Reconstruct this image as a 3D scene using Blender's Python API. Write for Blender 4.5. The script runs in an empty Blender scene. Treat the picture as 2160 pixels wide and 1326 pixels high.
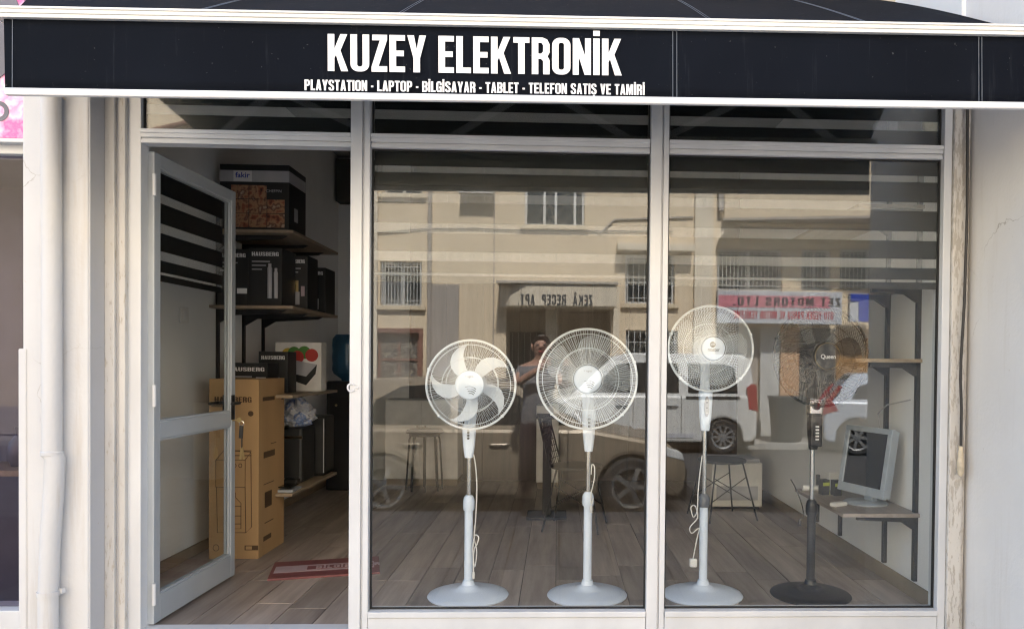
import bpy, bmesh, math, random
from mathutils import Vector, Matrix, Euler
random.seed(7)
R = math.radians
S = bpy.context.scene
COL = S.collection

# ------------------------------------------------------------------ camera
FPX, PPX, PPY = 1620.0, 1239.98, 790.23          # focal length and principal point, photograph pixels
cam_d = bpy.data.cameras.new('camera'); cam = bpy.data.objects.new('camera', cam_d); COL.objects.link(cam)
CAM_P = Vector((0, -3.6, 1.2))
CAM_R = Matrix.Rotation(-R(2.2885), 3, 'Z') @ Matrix.Rotation(R(90 - .866), 3, 'X') @ Matrix.Rotation(R(.5598), 3, 'Z')
cam.matrix_world = Matrix.Translation(CAM_P) @ CAM_R.to_4x4()
cam_d.sensor_fit = 'HORIZONTAL'; cam_d.sensor_width = 36; cam_d.lens = 36 * FPX / 2160
cam_d.shift_x = (1080 - PPX) / 2160; cam_d.shift_y = (PPY - 663) / 2160
cam_d.clip_start = .02; cam_d.clip_end = 1000
S.camera = cam

# ------------------------------------------------------------------ sky, sun, exposure
SUN_EL, SUN_AZ = R(50), R(5)                    # sun high behind the shop, a little to the right
sdir = Vector((math.sin(SUN_AZ) * math.cos(SUN_EL), math.cos(SUN_AZ) * math.cos(SUN_EL), math.sin(SUN_EL)))
W = bpy.data.worlds.new('World'); S.world = W; W.use_nodes = True
wn = W.node_tree.nodes; wl = W.node_tree.links
sky = wn.new('ShaderNodeTexSky'); sky.sky_type = 'NISHITA'; sky.sun_disc = False
sky.sun_elevation = SUN_EL; sky.sun_rotation = SUN_AZ; sky.dust_density = 1.0
wl.new(sky.outputs[0], wn['Background'].inputs[0]); wn['Background'].inputs[1].default_value = .13
sun_d = bpy.data.lights.new('sun', 'SUN'); sun_d.energy = 5.0; sun_d.angle = R(4); sun_d.color = (1, .975, .935)
sun = bpy.data.objects.new('sun', sun_d); COL.objects.link(sun); sun.location = (4, 12, 18)
sun.rotation_euler = (-sdir).to_track_quat('-Z', 'Y').to_euler()
S.view_settings.view_transform = 'Standard'; S.view_settings.look = 'None'
S.view_settings.gamma = 1; S.view_settings.use_curve_mapping = False
S.view_settings.exposure = 2.45
S.render.engine = 'CYCLES'
cy = S.cycles
cy.max_bounces = 10; cy.diffuse_bounces = 5; cy.glossy_bounces = 5; cy.transmission_bounces = 6; cy.transparent_max_bounces = 24
cy.filter_width = 1.25; cy.use_denoising = True; cy.denoiser = 'OPENIMAGEDENOISE'; cy.denoising_input_passes = 'RGB_ALBEDO_NORMAL'; cy.denoising_prefilter = 'ACCURATE'; cy.use_adaptive_sampling = False; cy.sample_clamp_indirect = 8

# ------------------------------------------------------------------ helpers
def at(px, py, Y):
    """point on the plane y = Y that the photograph shows at pixel px, py"""
    d = CAM_R @ Vector(((px - PPX) / FPX, -(py - PPY) / FPX, -1))
    return CAM_P + d * ((Y - CAM_P.y) / d.y)
def X(px, Y, py=765): return at(px, py, Y).x
def Z(py, Y, px=1100): return at(px, py, Y).z

class MB:
    def __init__(s): s.v = []; s.f = []; s.m = []; s.cur = 0
    def add(s, vs, fs):
        b = len(s.v); s.v += [tuple(v) for v in vs]
        for f in fs: s.f.append([b + i for i in f]); s.m.append(s.cur)
        return s
    def box(s, x0, x1, y0, y1, z0, z1):
        return s.add([(x0,y0,z0),(x1,y0,z0),(x1,y1,z0),(x0,y1,z0),(x0,y0,z1),(x1,y0,z1),(x1,y1,z1),(x0,y1,z1)],
                     [(0,3,2,1),(4,5,6,7),(0,1,5,4),(1,2,6,5),(2,3,7,6),(3,0,4,7)])
    def bar(s, a, b, w, h, up=(0,0,1)):
        a, b = Vector(a), Vector(b); d = (b - a).normalized(); u = Vector(up)
        r = d.cross(u)
        if r.length < 1e-4: r = d.cross(Vector((1,0,0)))
        r.normalize(); u = r.cross(d)
        vs = []
        for p in (a, b):
            for i, j in ((-1,-1),(1,-1),(1,1),(-1,1)): vs.append(p + r * (i * w / 2) + u * (j * h / 2))
        return s.add(vs, [(3,2,1,0),(4,5,6,7),(0,1,5,4),(1,2,6,5),(2,3,7,6),(3,0,4,7)])
    def tube(s, pts, r, n=8, closed=False, cap=True):
        P = [Vector(p) for p in pts]; k = len(P)
        rs = r if isinstance(r, (list, tuple)) else [r] * k
        T = []
        for i in range(k):
            if closed: t = P[(i + 1) % k] - P[i - 1]
            else: t = P[min(i + 1, k - 1)] - P[max(i - 1, 0)]
            T.append(t.normalized() if t.length > 1e-9 else Vector((0,0,1)))
        u = T[0].cross(Vector((0,0,1)))
        if u.length < .05: u = T[0].cross(Vector((0,1,0)))
        u.normalize(); vs = []; fs = []
        for i in range(k):
            u = u - T[i] * u.dot(T[i])
            if u.length < 1e-6: u = T[i].orthogonal()
            u.normalize(); w = T[i].cross(u)
            for j in range(n):
                a = 2 * math.pi * j / n
                vs.append(P[i] + (u * math.cos(a) + w * math.sin(a)) * rs[i])
        for i in range(k if closed else k - 1):
            i2 = (i + 1) % k
            for j in range(n):
                j2 = (j + 1) % n; fs.append((i*n+j, i*n+j2, i2*n+j2, i2*n+j))
        if cap and not closed: fs.append(tuple(range(n))[::-1]); fs.append(tuple((k-1)*n+j for j in range(n)))
        return s.add(vs, fs)
    def lathe(s, prof, n=24, o=(0,0,0), axis='z', cap=True):
        vs = []; fs = []; k = len(prof)
        for r, z in prof:
            for j in range(n):
                a = 2 * math.pi * j / n; c, q = r * math.cos(a), r * math.sin(a)
                p = (c, q, z) if axis == 'z' else ((c, z, q) if axis == 'y' else (z, c, q))
                vs.append((p[0]+o[0], p[1]+o[1], p[2]+o[2]))
        for i in range(k - 1):
            for j in range(n):
                j2 = (j + 1) % n; fs.append((i*n+j, i*n+j2, (i+1)*n+j2, (i+1)*n+j))
        if cap: fs.append(tuple(range(n))[::-1]); fs.append(tuple((k-1)*n+j for j in range(n)))
        return s.add(vs, fs)
    def prism(s, poly, fa, fb):
        """poly of 2D points; fa, fb map a 2D point to the two end faces"""
        n = len(poly)
        return s.add([fa(*p) for p in poly] + [fb(*p) for p in poly],
                     [tuple(range(n))[::-1], tuple(range(n, 2*n))] + [(i, (i+1)%n, n+(i+1)%n, n+i) for i in range(n)])
    def ball(s, c, rx, ry, rz, n=14, m=8):
        vs = []; fs = []
        for i in range(m + 1):
            t = math.pi * i / m
            for j in range(n):
                a = 2 * math.pi * j / n
                vs.append((c[0]+rx*math.sin(t)*math.cos(a), c[1]+ry*math.sin(t)*math.sin(a), c[2]-rz*math.cos(t)))
        for i in range(m):
            for j in range(n): fs.append((i*n+j, i*n+(j+1)%n, (i+1)*n+(j+1)%n, (i+1)*n+j))
        return s.add(vs, fs)
    def build(s, name, mats, parent=None, smooth=False, bevel=0, fix=True):
        me = bpy.data.meshes.new(name); me.from_pydata(s.v, [], s.f)
        for m in (mats if isinstance(mats, (list, tuple)) else [mats]): me.materials.append(m)
        if any(s.m): me.polygons.foreach_set('material_index', s.m)
        if fix:
            b = bmesh.new(); b.from_mesh(me); bmesh.ops.recalc_face_normals(b, faces=b.faces); b.to_mesh(me); b.free()
        me.update()
        return mobj(name, me, parent, smooth, bevel)
def mobj(name, me, parent=None, smooth=False, bevel=0):
    o = bpy.data.objects.new(name, me); COL.objects.link(o)
    if parent: o.parent = parent
    if smooth:
        me.polygons.foreach_set('use_smooth', [True] * len(me.polygons))
        try: me.set_sharp_from_angle(angle=R(38))
        except Exception: pass
    if bevel:
        md = o.modifiers.new('bevel', 'BEVEL'); md.width = bevel; md.segments = 2; md.limit_method = 'ANGLE'; md.angle_limit = R(40)
    return o
def tag(o, label=None, cat=None, group=None, kind=None):
    if label: o['label'] = label
    if cat: o['category'] = cat
    if group: o['group'] = group
    if kind: o['kind'] = kind
    return o
def thing(name, label, cat, loc=(0,0,0), rz=0, group=None):
    o = bpy.data.objects.new(name, None); COL.objects.link(o); o.empty_display_size = .1
    o.location = loc; o.rotation_euler = (0, 0, rz)
    return tag(o, label, cat, group)
def kids(o): return [c for c in bpy.data.objects if c.parent == o]
def copy_tree(o, parent=None):
    c = o.copy(); COL.objects.link(c); c.parent = parent
    for ch in kids(o): copy_tree(ch, c)
    return c
def box(name, m, parent, x0, x1, y0, y1, z0, z1, bevel=0):
    return MB().box(x0, x1, y0, y1, z0, z1).build(name, m, parent, bevel=bevel)

# ------------------------------------------------------------------ materials
def nodes_of(name):
    m = bpy.data.materials.new(name); m.use_nodes = True
    return m, m.node_tree.nodes, m.node_tree.links, m.node_tree.nodes['Principled BSDF']
def coord(n, l, scale=(1,1,1), kind='Object'):
    tc = n.new('ShaderNodeTexCoord'); mp = n.new('ShaderNodeMapping'); mp.inputs['Scale'].default_value = scale
    l.new(tc.outputs[kind], mp.inputs['Vector']); return mp.outputs[0]
def noise(n, l, vec, scale, detail=4, rough=.55):
    t = n.new('ShaderNodeTexNoise'); t.inputs['Scale'].default_value = scale; t.inputs['Detail'].default_value = detail
    t.inputs['Roughness'].default_value = rough; l.new(vec, t.inputs['Vector']); return t.outputs[0]
def ramp(n, l, fac, stops):
    r = n.new('ShaderNodeValToRGB'); e = r.color_ramp.elements
    while len(e) < len(stops): e.new(.5)
    for i, (p, c) in enumerate(stops):
        e[i].position = p; e[i].color = tuple(c) + (1,) if len(c) == 3 else c
    l.new(fac, r.inputs[0]); return r.outputs[0]
def mixc(n, l, fac, a, b, mode='MIX'):
    m = n.new('ShaderNodeMix'); m.data_type = 'RGBA'; m.blend_type = mode
    if isinstance(fac, (int, float)): m.inputs['Factor'].default_value = fac
    else: l.new(fac, m.inputs['Factor'])
    for k, v in (('A', a), ('B', b)):
        s = [i for i in m.inputs if i.name == k and i.type == 'RGBA'][0]
        if isinstance(v, (tuple, list)): s.default_value = tuple(v) + ((1,) if len(v) == 3 else ())
        else: l.new(v, s)
    return [o for o in m.outputs if o.type == 'RGBA'][0]
def g3(v): return (v, v, v)
def pm(name, c, rough=.5, metal=0, var=.12, scale=6, bump=0, bscale=60, stretch=(1,1,1), spec=None, rnd=0):
    m, n, l, p = nodes_of(name)
    v = coord(n, l, stretch); f = noise(n, l, v, scale)
    lo = tuple(x * (1 - var) for x in c); hi = tuple(min(1, x * (1 + var)) for x in c)
    col = ramp(n, l, f, [(.3, lo), (.7, hi)])
    if rnd:
        oi = n.new('ShaderNodeObjectInfo')
        k = ramp(n, l, oi.outputs['Random'], [(0, g3(1 - rnd)), (1, g3(1))])
        col = mixc(n, l, 1.0, col, k, 'MULTIPLY')
    l.new(col, p.inputs['Base Color'])
    p.inputs['Roughness'].default_value = rough; p.inputs['Metallic'].default_value = metal
    if spec is not None: p.inputs['Specular IOR Level'].default_value = spec
    if bump:
        b = n.new('ShaderNodeBump'); b.inputs['Strength'].default_value = bump; b.inputs['Distance'].default_value = .01
        l.new(noise(n, l, v, bscale, 3), b.inputs['Height']); l.new(b.outputs[0], p.inputs['Normal'])
    return m
def plaster(name, c, dirt=(.42,.36,.28), amount=.5, cracks=True, low=None):
    """painted render: soft stains, fine cracks, small chips"""
    m, n, l, p = nodes_of(name); v = coord(n, l)
    a = noise(n, l, v, 1.3, 6, .6); col = ramp(n, l, a, [(.3, tuple(x * .90 for x in c)), (.65, c)])
    vs = coord(n, l, (5, 5, .35)); st = ramp(n, l, noise(n, l, vs, 3.0, 6, .65), [(.56, g3(0)), (.78, g3(amount))])
    col = mixc(n, l, st, col, dirt)
    ch = ramp(n, l, noise(n, l, v, 34, 3, .7), [(.72, g3(0)), (.76, g3(.6))]); col = mixc(n, l, ch, col, dirt)
    if cracks:
        vo = n.new('ShaderNodeTexVoronoi'); vo.feature = 'DISTANCE_TO_EDGE'; vo.inputs['Scale'].default_value = 2.1
        mp = n.new('ShaderNodeVectorMath'); mp.operation = 'ADD'; nz = n.new('ShaderNodeTexNoise'); nz.inputs['Scale'].default_value = 5; nz.inputs['Detail'].default_value = 6
        l.new(v, nz.inputs['Vector']); sc = n.new('ShaderNodeVectorMath'); sc.operation = 'SCALE'; sc.inputs['Scale'].default_value = .35
        l.new(nz.outputs['Color'], sc.inputs[0]); l.new(v, mp.inputs[0]); l.new(sc.outputs[0], mp.inputs[1]); l.new(mp.outputs[0], vo.inputs['Vector'])
        cr = ramp(n, l, vo.outputs['Distance'], [(0, g3(1)), (.006, g3(0))])
        mk = ramp(n, l, noise(n, l, v, 1.9, 2), [(.56, g3(0)), (.66, g3(.7))])
        col = mixc(n, l, mixc(n, l, 1.0, cr, mk, 'MULTIPLY'), col, tuple(x * .55 for x in dirt))
    l.new(col, p.inputs['Base Color']); p.inputs['Roughness'].default_value = .82; p.inputs['Specular IOR Level'].default_value = .25
    b = n.new('ShaderNodeBump'); b.inputs['Strength'].default_value = .25; b.inputs['Distance'].default_value = .006
    l.new(noise(n, l, v, 55, 5), b.inputs['Height']); l.new(b.outputs[0], p.inputs['Normal'])
    return m
def peeling(name, c, under, level=.56):
    m, n, l, p = nodes_of(name); v = coord(n, l, (1, 1, .22))
    f = noise(n, l, v, 85, 8, .68)
    big = noise(n, l, coord(n, l, (1, 1, .5)), 5, 3)
    ad = n.new('ShaderNodeMath'); ad.operation = 'MULTIPLY_ADD'; l.new(big, ad.inputs[0]); ad.inputs[1].default_value = .35; l.new(f, ad.inputs[2])
    k = ramp(n, l, ad.outputs[0], [(level + .17, g3(0)), (level + .20, g3(1))])
    base = ramp(n, l, noise(n, l, v, 7, 5), [(.3, tuple(x * .84 for x in c)), (.7, c)])
    l.new(mixc(n, l, k, base, under), p.inputs['Base Color']); p.inputs['Roughness'].default_value = .8
    b = n.new('ShaderNodeBump'); b.invert = True; b.inputs['Strength'].default_value = .5; b.inputs['Distance'].default_value = .004
    l.new(k, b.inputs['Height']); l.new(b.outputs[0], p.inputs['Normal'])
    return m
def wood(name, a, b_, grain=(14, 1.2, 14), rough=.45, rnd=.35):
    m, n, l, p = nodes_of(name); v = coord(n, l, grain)
    oi = n.new('ShaderNodeObjectInfo'); ad = n.new('ShaderNodeVectorMath'); ad.operation = 'ADD'
    ml = n.new('ShaderNodeVectorMath'); ml.operation = 'SCALE'; cb = n.new('ShaderNodeCombineXYZ')
    for i in range(3): l.new(oi.outputs['Random'], cb.inputs[i])
    l.new(cb.outputs[0], ml.inputs[0]); ml.inputs['Scale'].default_value = 40; l.new(v, ad.inputs[0]); l.new(ml.outputs[0], ad.inputs[1])
    f = noise(n, l, ad.outputs[0], 1.0, 8, .62)
    col = ramp(n, l, f, [(.28, a), (.5, tuple((x + y) / 2 for x, y in zip(a, b_))), (.72, b_)])
    k = ramp(n, l, oi.outputs['Random'], [(0, g3(1 - rnd)), (1, g3(1))])
    l.new(mixc(n, l, 1.0, col, k, 'MULTIPLY'), p.inputs['Base Color']); p.inputs['Roughness'].default_value = rough
    b = n.new('ShaderNodeBump'); b.inputs['Strength'].default_value = .12; b.inputs['Distance'].default_value = .003
    l.new(f, b.inputs['Height']); l.new(b.outputs[0], p.inputs['Normal'])
    return m
def glass(name, r0=.05, tint=(.975, .985, .98), wave=.0, dust=0):
    """clear sheet: each face reflects a few percent (Schlick), the rest passes straight through"""
    m, n, l, p = nodes_of(name); n.remove(p); out = n['Material Output']
    lw = n.new('ShaderNodeLayerWeight'); lw.inputs['Blend'].default_value = .5
    pw = n.new('ShaderNodeMath'); pw.operation = 'POWER'; l.new(lw.outputs['Facing'], pw.inputs[0]); pw.inputs[1].default_value = 5
    ma = n.new('ShaderNodeMath'); ma.operation = 'MULTIPLY_ADD'; l.new(pw.outputs[0], ma.inputs[0]); ma.inputs[1].default_value = 1 - r0; ma.inputs[2].default_value = r0
    tr = n.new('ShaderNodeBsdfTransparent'); tr.inputs[0].default_value = tint + (1,)
    gl = n.new('ShaderNodeBsdfGlossy'); gl.inputs['Roughness'].default_value = 0.0
    if wave:
        v = coord(n, l, (1, 1, 1)); b = n.new('ShaderNodeBump'); b.inputs['Strength'].default_value = 1; b.inputs['Distance'].default_value = wave
        l.new(noise(n, l, v, 2.2, 1, .3), b.inputs['Height']); l.new(b.outputs[0], gl.inputs['Normal'])
    mx = n.new('ShaderNodeMixShader'); l.new(ma.outputs[0], mx.inputs[0]); l.new(tr.outputs[0], mx.inputs[1]); l.new(gl.outputs[0], mx.inputs[2])
    if dust:                                        # thin uneven film of dust and wipe marks
        df = n.new('ShaderNodeBsdfDiffuse'); df.inputs[0].default_value = (.6, .58, .55, 1)
        k = ramp(n, l, noise(n, l, coord(n, l, (1.5, 1, .8)), 2.6, 8, .7), [(.42, g3(0)), (.8, g3(dust))]); m2 = n.new('ShaderNodeMixShader')
        l.new(k, m2.inputs[0]); l.new(mx.outputs[0], m2.inputs[1]); l.new(df.outputs[0], m2.inputs[2]); mx = m2
    l.new(mx.outputs[0], out.inputs[0]); return m
def seethrough(name, c, keep, rough=.4, tint=(1,1,1)):
    """thin plastic or film: part of the light passes, the rest meets a plain surface"""
    m, n, l, p = nodes_of(name); out = n['Material Output']
    p.inputs['Base Color'].default_value = c + (1,); p.inputs['Roughness'].default_value = rough
    tr = n.new('ShaderNodeBsdfTransparent'); tr.inputs[0].default_value = tint + (1,)
    mx = n.new('ShaderNodeMixShader'); mx.inputs[0].default_value = keep
    l.new(tr.outputs[0], mx.inputs[1]); l.new(p.outputs[0], mx.inputs[2]); l.new(mx.outputs[0], out.inputs[0]); return m
def fabric(name, c):
    m, n, l, p = nodes_of(name); v = coord(n, l, (9, 9, .5))
    st = ramp(n, l, noise(n, l, v, 2.4, 6, .7), [(.58, g3(0)), (.82, g3(.33))])
    col = mixc(n, l, st, c, (.09, .10, .12))
    sp = ramp(n, l, noise(n, l, coord(n, l), 75, 2), [(.74, g3(0)), (.78, g3(.3))]); col = mixc(n, l, sp, col, (.4, .4, .4))
    big = ramp(n, l, noise(n, l, coord(n, l), 2.0, 3), [(.3, g3(.75)), (.7, g3(1))])
    l.new(mixc(n, l, 1.0, col, big, 'MULTIPLY'), p.inputs['Base Color']); p.inputs['Roughness'].default_value = .8; p.inputs['Specular IOR Level'].default_value = .05
    b = n.new('ShaderNodeBump'); b.inputs['Strength'].default_value = .2; b.inputs['Distance'].default_value = .01
    l.new(noise(n, l, coord(n, l, (1, 1, .4)), 4, 3), b.inputs['Height']); l.new(b.outputs[0], p.inputs['Normal'])
    return m
def patchwork(name, cols, scale, rough=.5):
    m, n, l, p = nodes_of(name); v = coord(n, l)
    nz = n.new('ShaderNodeTexNoise'); nz.inputs['Scale'].default_value = scale; nz.inputs['Detail'].default_value = 4; l.new(v, nz.inputs['Vector'])
    k = len(cols); l.new(ramp(n, l, nz.outputs[0], [(.32 + .36 * i / (k - 1), c) for i, c in enumerate(cols)]), p.inputs['Base Color'])
    p.inputs['Roughness'].default_value = rough; return m

M = {}
M['wall'] = plaster('white_render', (.60, .605, .61), amount=.5)
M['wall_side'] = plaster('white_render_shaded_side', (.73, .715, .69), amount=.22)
M['reveal'] = plaster('grey_reveal_paint', (.50, .50, .51), amount=.25)
M['upper'] = plaster('cream_upper_render', (.55, .50, .42), amount=.3)
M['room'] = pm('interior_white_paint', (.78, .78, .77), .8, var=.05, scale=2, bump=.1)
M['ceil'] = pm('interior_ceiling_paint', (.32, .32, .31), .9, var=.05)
M['peel'] = peeling('peeling_cream_paint', (.60, .585, .555), (.46, .42, .36), level=.60)
M['peel2'] = peeling('flaking_white_paint', (.60, .575, .53), (.42, .385, .335), level=.53)
M['alu'] = pm('white_coated_aluminium', (.57, .585, .60), .42, var=.09, scale=4, stretch=(1, 1, .4), bump=.05, bscale=30)
M['alu_door'] = pm('grey_white_door_aluminium', (.40, .43, .45), .36, var=.06, scale=3)
M['gasket'] = pm('black_gasket_rubber', (.015, .015, .015), .7)
M['glass'] = glass('shop_window_glass', .045, wave=.00003, dust=.009)
M['glass_d'] = glass('door_glass', .04)
M['film'] = seethrough('dark_window_film', (.008, .010, .010), .86, .35)
M['gap_haze'] = seethrough('added_gap_haze_film', (.75, .76, .76), .13, .6)  # pale haze sheet added in the clear film gaps to brighten them
M['fabric'] = fabric('black_awning_canvas', (.0065, .0085, .0135))
M['white_bar'] = pm('white_enamel_bar', (.70, .71, .73), .35, var=.05, scale=5)
M['rusty_white'] = pm('rust_stained_white_bar', (.70, .70, .68), .4, var=.1, scale=2)
M['letter'] = pm('white_vinyl_lettering', (.80, .81, .83), .5, var=.03)
M['seam'] = pm('pale_stitching', (.16, .18, .21), .8)
M['pipe'] = plaster('painted_drain_pipe', (.58, .58, .58), amount=.7, cracks=False)
M['chrome'] = pm('chrome_tube', (.72, .70, .66), .18, 1.0, var=.04)
M['fanwhite'] = pm('white_fan_plastic', (.70, .78, .89), .3, var=.03)
M['fanblade'] = pm('milky_fan_blade_plastic', (.76, .82, .89), .3, var=.03)
M['clear'] = seethrough('clear_blade_plastic', (.70, .78, .84), .15, .12)
M['wire_w'] = pm('white_coated_wire', (.70, .745, .79), .35, var=.02)
M['fangrey'] = pm('grey_fan_plastic', (.14, .15, .17), .45, var=.05)
M['fanblack'] = pm('black_fan_plastic', (.020, .021, .023), .4, var=.1)
M['wire_b'] = pm('black_coated_wire', (.03, .03, .03), .35)
M['darkmark'] = pm('dark_print', (.05, .055, .06), .5)
M['black'] = pm('black_satin_metal', (.014, .014, .015), .45)
M['blackbox'] = pm('black_carton', (.016, .017, .017), .5, var=.15)
M['whiteprint'] = pm('white_print', (.70, .70, .70), .5)
M['greyprint'] = pm('grey_print', (.42, .42, .44), .5)
M['food'] = patchwork('printed_food_photograph', [(.05,.022,.015), (.28,.09,.05), (.42,.24,.13), (.13,.05,.035), (.50,.38,.26)], 17)
M['veg'] = patchwork('printed_vegetable_photograph', [(.06,.22,.03), (.45,.05,.03), (.60,.40,.05), (.05,.16,.05), (.5,.08,.05)], 16)
M['pyel'] = pm('printed_yellow', (.55, .38, .05), .5); M['pgrn'] = pm('printed_green', (.07, .22, .04), .5); M['pred'] = pm('printed_red', (.45, .04, .03), .5)
M['card'] = pm('brown_corrugated_card', (.40, .25, .115), .75, var=.08, scale=5, bump=.1, bscale=90, stretch=(1, 1, .3))
M['cardink'] = pm('brown_carton_ink', (.075, .040, .016), .7)
M['whitebox'] = pm('white_carton', (.76, .75, .72), .5)
M['shelf'] = wood('pale_oak_shelf_board', (.24, .18, .12), (.40, .32, .23), rnd=.1)
M['laminate'] = wood('grey_oak_laminate', (.26, .21, .178), (.55, .475, .41), grain=(16, 1.3, 16), rough=.38, rnd=.38)
M['subfloor'] = pm('dark_floor_joint', (.03, .025, .02), .8)
M['redboard'] = pm('dull_red_board', (.19, .065, .065), .5, var=.15)
M['pinkstripe'] = pm('pinkish_grey_stripe', (.44, .34, .36), .45)
M['orangeink'] = pm('orange_brown_letters', (.34, .13, .06), .5)
M['silver'] = pm('silver_monitor_plastic', (.44, .49, .54), .32, .3, var=.03)
M['screen'] = pm('dark_screen', (.006, .007, .008), .12)
M['yellowgreen'] = pm('yellow_green_carton', (.42, .48, .06), .5)
M['bottle'] = seethrough('blue_water_bottle', (.03, .12, .22), .6, .1, (.5, .75, .9))
M['bag'] = patchwork('crumpled_printed_plastic_bag', [(.5,.5,.5), (.35,.38,.45), (.6,.6,.6), (.12,.2,.4), (.5,.5,.5)], 12, .3)
M['switch'] = pm('white_switch_plastic', (.70, .69, .66), .4)
M['brass'] = pm('worn_brass', (.55, .42, .2), .3, .9)
M['giltdull'] = pm('dull_gilt', (.13, .10, .05), .45, .5)
M['darkclear'] = seethrough('smoked_blade_plastic', (.03, .03, .03), .45, .2)
M['cord_b'] = pm('dark_cord', (.03, .028, .026), .6)
M['handle'] = pm('pale_wooden_handle', (.55, .47, .34), .55, var=.25, scale=25)
M['pink'] = patchwork('pink_flower_print', [(.80,.45,.62), (.75,.12,.38), (.85,.65,.78), (.80,.30,.52), (.9,.85,.9)], 7, .4)
M['signgrey'] = pm('slate_grey_sign_print', (.11, .11, .14), .4)
M['asphalt'] = pm('asphalt', (.055, .055, .056), .9, var=.2, scale=3, bump=.3, bscale=120)
M['ground'] = pm('packed_ground', (.12, .11, .095), .95, var=.2, scale=.5)
M['tile'] = pm('grey_paving_tile', (.42, .385, .34), .75, var=.15, scale=5, bump=.15, bscale=60, rnd=.25)
M['kerb'] = pm('kerb_concrete', (.32, .31, .29), .85, var=.12, bump=.2)
M['bcream'] = plaster('warm_cream_render', (.74, .60, .42), dirt=(.36, .29, .21), amount=.3)
M['bpale'] = plaster('pale_cream_render', (.74, .64, .49), dirt=(.36, .29, .21), amount=.3)
M['bgrey'] = plaster('weathered_grey_render', (.40, .35, .30), dirt=(.22, .18, .14), amount=.4)
M['btrim'] = plaster('cream_trim', (.66, .54, .37), amount=.2, cracks=False)
M['bglass'] = pm('dark_window_pane', (.03, .035, .035), .06, var=.2)
M['bframe'] = pm('white_window_frame', (.66, .64, .60), .5)
M['bgrille'] = pm('pale_grey_window_grille', (.50, .49, .46), .5)
M['brown'] = pm('red_brown_window_surround', (.20, .09, .06), .6)
M['clutter'] = patchwork('cluttered_display', [(.03,.03,.03), (.16,.13,.10), (.05,.05,.05), (.30,.26,.2), (.02,.02,.02)], 9)
M['signwhite'] = pm('white_sign_face', (.52, .52, .53), .45)
M['signred'] = pm('red_sign_band', (.60, .22, .25), .5)
M['redink'] = pm('red_sign_letters', (.42, .03, .05), .45)
M['blue'] = pm('royal_blue_sign', (.03, .06, .36), .4)
M['ochre'] = pm('ochre_shop_front', (.36, .20, .08), .6, var=.25)
M['orangecol'] = pm('orange_tan_column', (.52, .31, .17), .7)
M['vanwhite'] = pm('white_van_paint', (.56, .55, .52), .3, var=.03)
M['suvwhite'] = pm('pale_silver_paint', (.46, .49, .54), .25, .2, var=.02)
M['carbronze'] = pm('grey_bronze_metallic_paint', (.30, .245, .18), .25, .3, var=.03)
M['carglass'] = pm('tinted_car_glass', (.012, .014, .015), .05)
M['tyre'] = pm('tyre_rubber', (.02, .02, .02), .8)
M['rim'] = pm('silver_wheel_rim', (.27, .27, .265), .4, .5)
M['redlamp'] = pm('red_tail_lamp', (.27, .010, .013), .15)
M['clearlamp'] = pm('clear_head_lamp', (.55, .56, .56), .1)
M['trim'] = pm('black_vehicle_trim', (.018, .018, .018), .6)
M['skin'] = pm('skin', (.42, .23, .16), .55, var=.06)
M['shirt'] = pm('grey_cotton_shirt', (.17, .165, .175), .9, var=.1, scale=12)
M['trouser'] = pm('dark_maroon_trousers', (.055, .028, .038), .9)
M['shoe'] = pm('dark_shoe', (.03, .03, .03), .6)
M['hair'] = pm('grey_hair', (.22, .19, .165), .7)
M['bin'] = pm('dark_waste_bin_plastic', (.02, .022, .022), .5)
M['foam'] = pm('torn_plaster_foam', (.45, .42, .30), .9, var=.25, scale=20)
M['lightbrown'] = pm('tan_skirting', (.25, .20, .14), .6)
M['vent'] = pm('dark_olive_panel', (.055, .055, .045), .7)

# ------------------------------------------------------------------ lettering
def arc(cx, cy, rx, ry, a0, a1, n=7):
    return [(cx + rx * math.cos(R(a0 + (a1 - a0) * i / n)), cy + ry * math.sin(R(a0 + (a1 - a0) * i / n))) for i in range(n + 1)]
def rrect(x0, y0, x1, y1, r): 
    return arc(x1-r, y0+r, r, r, -90, 0) + arc(x1-r, y1-r, r, r, 0, 90) + arc(x0+r, y1-r, r, r, 90, 180) + arc(x0+r, y0+r, r, r, 180, 270)
s_, t_ = .17, .15
_S = [(0,.3),(0,.16),(.06,.04),(.16,0),(.32,0),(.42,.04),(.47,.16),(.47,.36),(.41,.47),(.19,.66),(.17,.7),(.17,.82),(.205,.87),(.265,.87),(.3,.82),(.3,.7),(.46,.7),(.46,.84),(.4,.96),(.3,1),(.16,1),(.06,.96),(0,.84),(0,.66),(.06,.55),(.28,.35),(.3,.31),(.3,.18),(.265,.13),(.205,.13),(.17,.18),(.17,.3)]
_A = [[(0,0),(.165,0),(.185,.18),(.285,.18),(.305,0),(.47,0),(.325,1),(.145,1)], [(.205,.33),(.265,.33),(.235,.7)]]
_C = [(.46,.64),(.46,.82),(.4,.95),(.3,1),(.17,1),(.06,.95),(0,.82),(0,.18),(.06,.05),(.17,0),(.3,0),(.4,.05),(.46,.18),(.46,.38),(.3,.38),(.3,.18),(.265,.13),(.2,.13),(.17,.18),(.17,.82),(.2,.87),(.265,.87),(.3,.82),(.3,.64)]
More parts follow.
